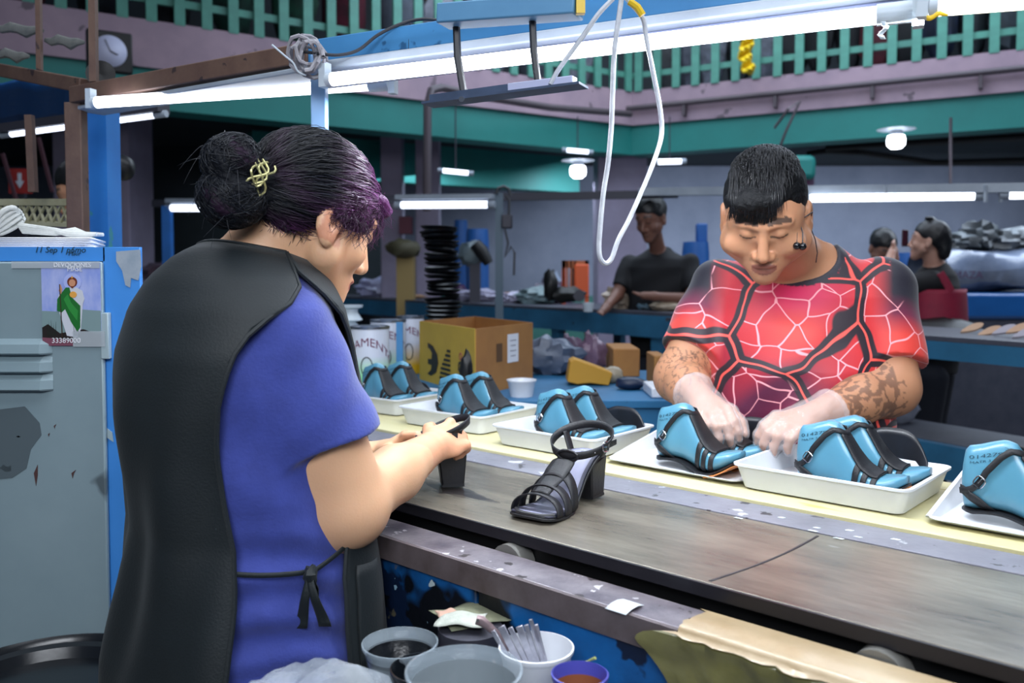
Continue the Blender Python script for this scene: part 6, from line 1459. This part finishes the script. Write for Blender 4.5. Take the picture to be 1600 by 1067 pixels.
for i in range(1500):
    th = r2.uniform(0, 6.28); ph = r2.uniform(.75, 1.5); dirn = np.array([math.cos(th)*math.cos(ph), math.sin(th)*math.cos(ph), math.sin(ph)]); st = np.array([0, -.014, .044])+dirn*np.array([.085, .108, .100])
    if st[1] > .05: st[2] = max(st[2], .075)
    t = np.linspace(0, 1, 6)[:, None]; fl = np.array([st[0]*.10, .022, -.006 if st[1] > .03 else .002])*r2.uniform(.5, 1.2); pt = st+dirn*.004+fl*t+dirn*.003*np.sin(t*3.1)+np.array([0, 0, -.022 if st[1] > .07 else -.006])*t*t
    paths.append(MH.wld(pt*MHS)); cols.append(np.tile(L_('#0d0e12')*r2.uniform(.6, 2.2), (6, 1)))
for i in range(500):
    x = r2.uniform(-.04, .066); y0_ = r2.uniform(.02, .085); st = np.array([x, y0_, .134-.55*max(0, y0_-.02)**1.1]); t = np.linspace(0, 1, 8)[:, None]; pt = st+np.array([r2.normal(0, .003), .030, -.012])*t+np.array([0, 0, -.028])*t*t; paths.append(MH.wld(pt*MHS)); cols.append(np.tile(L_('#0c0d12')*r2.uniform(.6, 1.8), (8, 1)))
for i in range(300):
    x = r2.uniform(-.030, .062); st = np.array([x, .092-.5*abs(x)*.6, .088]); t = np.linspace(0, 1, 7)[:, None]; pt = st+np.array([r2.normal(0, .004)+.006, .010, -.036-.010*abs(math.sin(x*120))])*t; paths.append(MH.wld(pt*MHS)); cols.append(np.tile(L_('#0b0c10'), (7, 1)))
part('hair_strands', strands_mesh('hair_strands', paths, .0008, cols), M_hair, mo_)['kind'] = 'stuff'
# ear buds hanging by his cheek
eb = thing('earphones', 'black in-ear earphones looped over the ear of the man in red', 'earphones', tuple(MH.wld(np.array([[-.09, .0, -.05]])*MHS)[0]))
E0 = Vector(MH.wld(np.array([[-.094, .006, .012]])*MHS)[0])
c1 = P(1245, 384, 1.87); c2 = P(1254, 385, 1.87); e_ = P(1249, 345, 1.89)
for c in (c1, c2):
    part('earbud', MB().blob(c, (.0085, .0085, .0085), 12, 8, amp=0), mat('gloss_black', '#101014', .12), eb)
    part('cord', MB().tube([E0, e_, c+Vector((0, 0, .03)), c], .0013, 5), M_wiredk, eb)
part('cord', MB().tube([E0, P(1264, 350, 1.99), P(1274, 375, 2.0), P(1277, 395, 2.02), P(1275, 410, 2.04)], .0013, 5), M_wiredk, eb)
# clear gloves
M_glove = mat('clear_glove', '#e6dcdc', .15, alpha=.30, bump=.5, bscale=45)
for fr, sg, wl, e in ((MHR, -1, mwr, mer), (MHL, 1, mwl, mel)):
    cuff = fr.o
    def gsdf(p, fr=fr, sg=sg):
        h = fr.loc(p)*np.array([sg, 1, 1]); d = hand_sdf(h, (.6, .65, .7, .75), 1.05)-.004; d = smin(d, rcone(h, (0, .03, 0), (0, -.05, 0), .034, .052), .02)+.002*fbm(h, 90)
        return smax(d, -.05-h[:, 1], .002)
    sdf_obj('glove', gsdf, fr.o-.16, fr.o+.16, .0045, M_glove, mo_)

# ---- people further back
def far_person(label, o, fwd, zsh, headpos, hfwd, skin, hair, cloth, arms, a=.19, b=.12, hairlong=0, hs=1.0, extra=None, legs=True, step=.009):
    o = np.array([o[0], o[1], 0.]); fr = Frame(o, fwd); hf = Frame(headpos, hfwd); t = thing('person', label, 'person', tuple(o)); hl = fr.loc(hf.o)
    zz = np.array([.80, 1.0, 1.2, zsh-.06, zsh, zsh+.05, zsh+.08]); A = np.array([a*.9, a*.88, a*.95, a*1.0, a*.85, a*.45, a*.3]); B = np.array([b, b, b, b, b*.85, b*.6, b*.45]); Z0 = np.zeros(7)
    def f(p):
        q = fr.loc(p); d = loftd(q, zz, Z0, Z0, A-.012, B-.012)
        for s, el, wr in arms:
            sh = np.array([s*(a-.01), 0, zsh-.03]); d = smin(d, chain(q, [sh, el, wr], [.05, .042, .028], .02), .03); hd = np.array(wr)+(np.array(wr)-np.array(el))*.28
            d = smin(d, chain(q, [wr, hd], [.03, .026], .01), .02)
            for k in range(4): d = smin(d, rcone(q, hd, hd+(np.array(wr)-np.array(el))*.22+np.array([.012*(k-1.5), 0, .006*k]), .012, .008), .008)
        d = smin(d, chain(q, [(0, 0, zsh), hl*.7+np.array([0, 0, zsh])*.3], [.055, .05]), .03)
        return smin(d, head_sdf(hf.loc(p)/hs)*hs, .02)
    def col(V):
        c = np.tile(L_(skin), (len(V), 1)); h = hf.loc(V)/hs; n = np.linalg.norm(h, axis=1) < .16; c[n] = head_col(h[n], c[n].copy(), L_(skin)*.7, (.01, .01, .01)); return c
    R_ = .62; lo = o-[R_, R_, 0]; hi = o+[R_, R_, 0]; lo[2] = .8; hi[2] = max(headpos[2]+.2, zsh+.35)
    sdf_obj('body', f, lo, hi, step, M_skin, t, col)
    def sh_(p):
        q = fr.loc(p); d = loftd(q, zz, Z0, Z0, A, B)
        for s, el, wr in arms:
            sh = np.array([s*(a-.015), 0, zsh-.03]); el = np.array(el); dd = (el-sh)/np.linalg.norm(el-sh); tt = (q-sh)@dd; d = smin(d, smax(rcone(q, sh, el, .066, .062), tt-np.linalg.norm(el-sh)*.75, .004), .025)
        return d+.003*np.sin(q[:, 2]*40+q[:, 0]*20)
    lo2 = lo.copy(); hi2 = hi.copy(); lo2[2] = .78; hi2[2] = zsh+.1; sdf_obj('shirt', sh_, lo2, hi2, step+.002, mat('cloth_'+cloth.strip('#'), cloth, .8), t)
    def hh(p):
        h = hf.loc(p)/hs; d = ell(h, (0, -.014, .046), (.085, .106, .096)); ln = np.interp(h[:, 1], [-.12, -.09, -.03, .0, .03, .06, .085], [-.06, -.055, -.02, .01, .02, .055, .062]); d = smax(d, (ln-h[:, 2])*.8, .006)
        if hairlong == 1: d = smin(d, ell(h, (0, -.09, -.03), (.05, .04, .08)), .03); d = smin(d, ell(h, (0, .01, .145), (.06, .03, .014)), .01)
        if hairlong == 2: d = smin(d, ell(h, (0, -.15, .03), (.045, .045, .05)), .02)
        return (d+.003*fbm(h, 50))*hs
    sdf_obj('hair', hh, hf.o-.26, hf.o+.26, step*.8, mat('hair_dark_far', hair, .45), t)
    if legs:
        sdf_obj('trousers', legsdf(t, .09, .78, .10, .06, fr, 0), o-[.3, .3, 0], o+[.3, .3, .9], .016, mat('dark_trousers', '#161a26', .8), t)
        for s in (-1, 1): c = fr.wld(np.array([[s*.09, .05, .0]]))[0]; part('shoe', MB().blob((c[0], c[1], .05), (.055, .055, .05), 10, 6, amp=.03), M_black, t)
    return t, fr, hf
o = P(1030, 425, 5.95)
yk = P(1018, 347, 5.75)
far_person('young person in black shirt working at the far bench behind the cable loop', (o.x, o.y), (-.45, -.89, 0), 1.47, np3(yk)+[0, 0, .02], (-.62, -.70, -.40), '#7a5446', '#0b0c10', '#0a0c12',
           [(1, np.array([.26, .12, 1.22]), np.array([.26, .34, 1.14])), (-1, np.array([-.26, .10, 1.20]), np.array([-.05, .26, 1.22]))], a=.23, b=.14, hs=1.15)
o = P(1462, 425, 5.0)
pt_, pf, ph_ = far_person('person in red apron and black top holding up a phone, seen from behind', (o.x, o.y), (-.75, .55, 0), 1.36, np3(P(1452, 378, 4.95)), (-.8, .55, .08), '#b58a78', '#0c0c10', '#101014',
           [(1, np.array([.14, .26, 1.28]), np.array([.04, .24, 1.46])), (-1, np.array([-.18, .26, 1.26]), np.array([-.06, .24, 1.44]))], a=.16, b=.13, hairlong=1, hs=.92)
phn = P(1414, 372, 5.12); solo('mobile_phone', MB().obox(phn, (.045, .02, 0), (-.003, .008, 0), (0, 0, .10)), mat('maroon_phone', '#3a1020', .3), 'dark maroon phone held up by the person in the red apron', 'phone', bev=.004)
M_redap = mat('red_apron_cloth', '#8c1634', .7, col2='#7a1230', nscale=10)
def rap(u, v):
    z = .96+.52*v; th = math.radians(-205+190*u); a_ = .16*(1.04+.25*(1-v))+.012; b_ = .13*(1.04+.25*(1-v))+.012
    return Vector(pf.wld(np.array([[a_*math.cos(th), b_*math.sin(th), z*1.0]]))[0])
part('apron', MB().grid(lambda u, v: rap(u, v*.62), 30, 14), M_redap, pt_, solid=.004)
part('apron_strap', MB().tube([rap(.35, .60), rap(.30, .70), rap(.24, .80)], .022, 6, flat=.3), M_redap, pt_)
solo('stool', MB().blob(P(1462, 520, 4.9), (.26, .2, .10), 16, 8, amp=.08, seed=5), M_black, 'dark padded seat under the person in the red apron', 'seat').name = 'padded_seat'
o = P(1376, 425, 6.2)
far_person('person looking down beside the phone-holding woman, half hidden by the red T-shirt', (o.x+.02, o.y), (-.5, -.86, 0), 1.28, np3(P(1378, 388, 6.0)), (.1, -.8, -.62), '#8a6455', '#0c0c0f', '#3c4654', [(1, np.array([.2, .1, 1.05]), np.array([.15, .3, 1.1])), (-1, np.array([-.2, .1, 1.05]), np.array([-.15, .3, 1.1]))], hs=1.0)
o = P(150, 425, 3.2)
far_person('person with dark bun bending behind the bright blue post', (o.x, o.y), (-.9, -.3, 0), 1.50, np3(P(138, 300, 3.1)), (-.85, -.25, -.45), '#c08d70', '#15161c', '#9a96b0', [(1, np.array([.17, .1, 1.2]), np.array([.1, .25, 1.15])), (-1, np.array([-.17, .1, 1.2]), np.array([-.1, .25, 1.15]))], a=.13, b=.10, hairlong=2, hs=.95)
# the beige cloth the young worker handles
bag(970, 465, 5.6, (.10, .08, .09), 'cream cloth lump on the far bench below the young worker\'s hand', '#a08e7e', '#c2b2a0', 61, amp=.25, cat='cloth', name='cloth_heap', rest=True, off=.2)
bag(1012, 483, 5.5, (.07, .06, .03), 'blue-grey cloth folded beside the cream lump', '#4c6674', '#3c5664', 62, amp=.15, cat='cloth', name='cloth_heap', rest=True, off=.2)
bag(1045, 480, 5.5, (.12, .08, .035), 'beige folded cloth on the bench by the red sleeve', '#9a8a76', '#ab9c88', 63, amp=.1, cat='cloth', name='cloth_heap', rest=True, off=.2)
solo('white_cup', MB().lathe([(0, 0), (.03, 0), (.04, .06), (.036, .06), (.028, .004), (0, .004)], P(919, 487, 5.7), 16), M_cap, 'small whitish cup at the bench edge below the cable loop', 'cup')
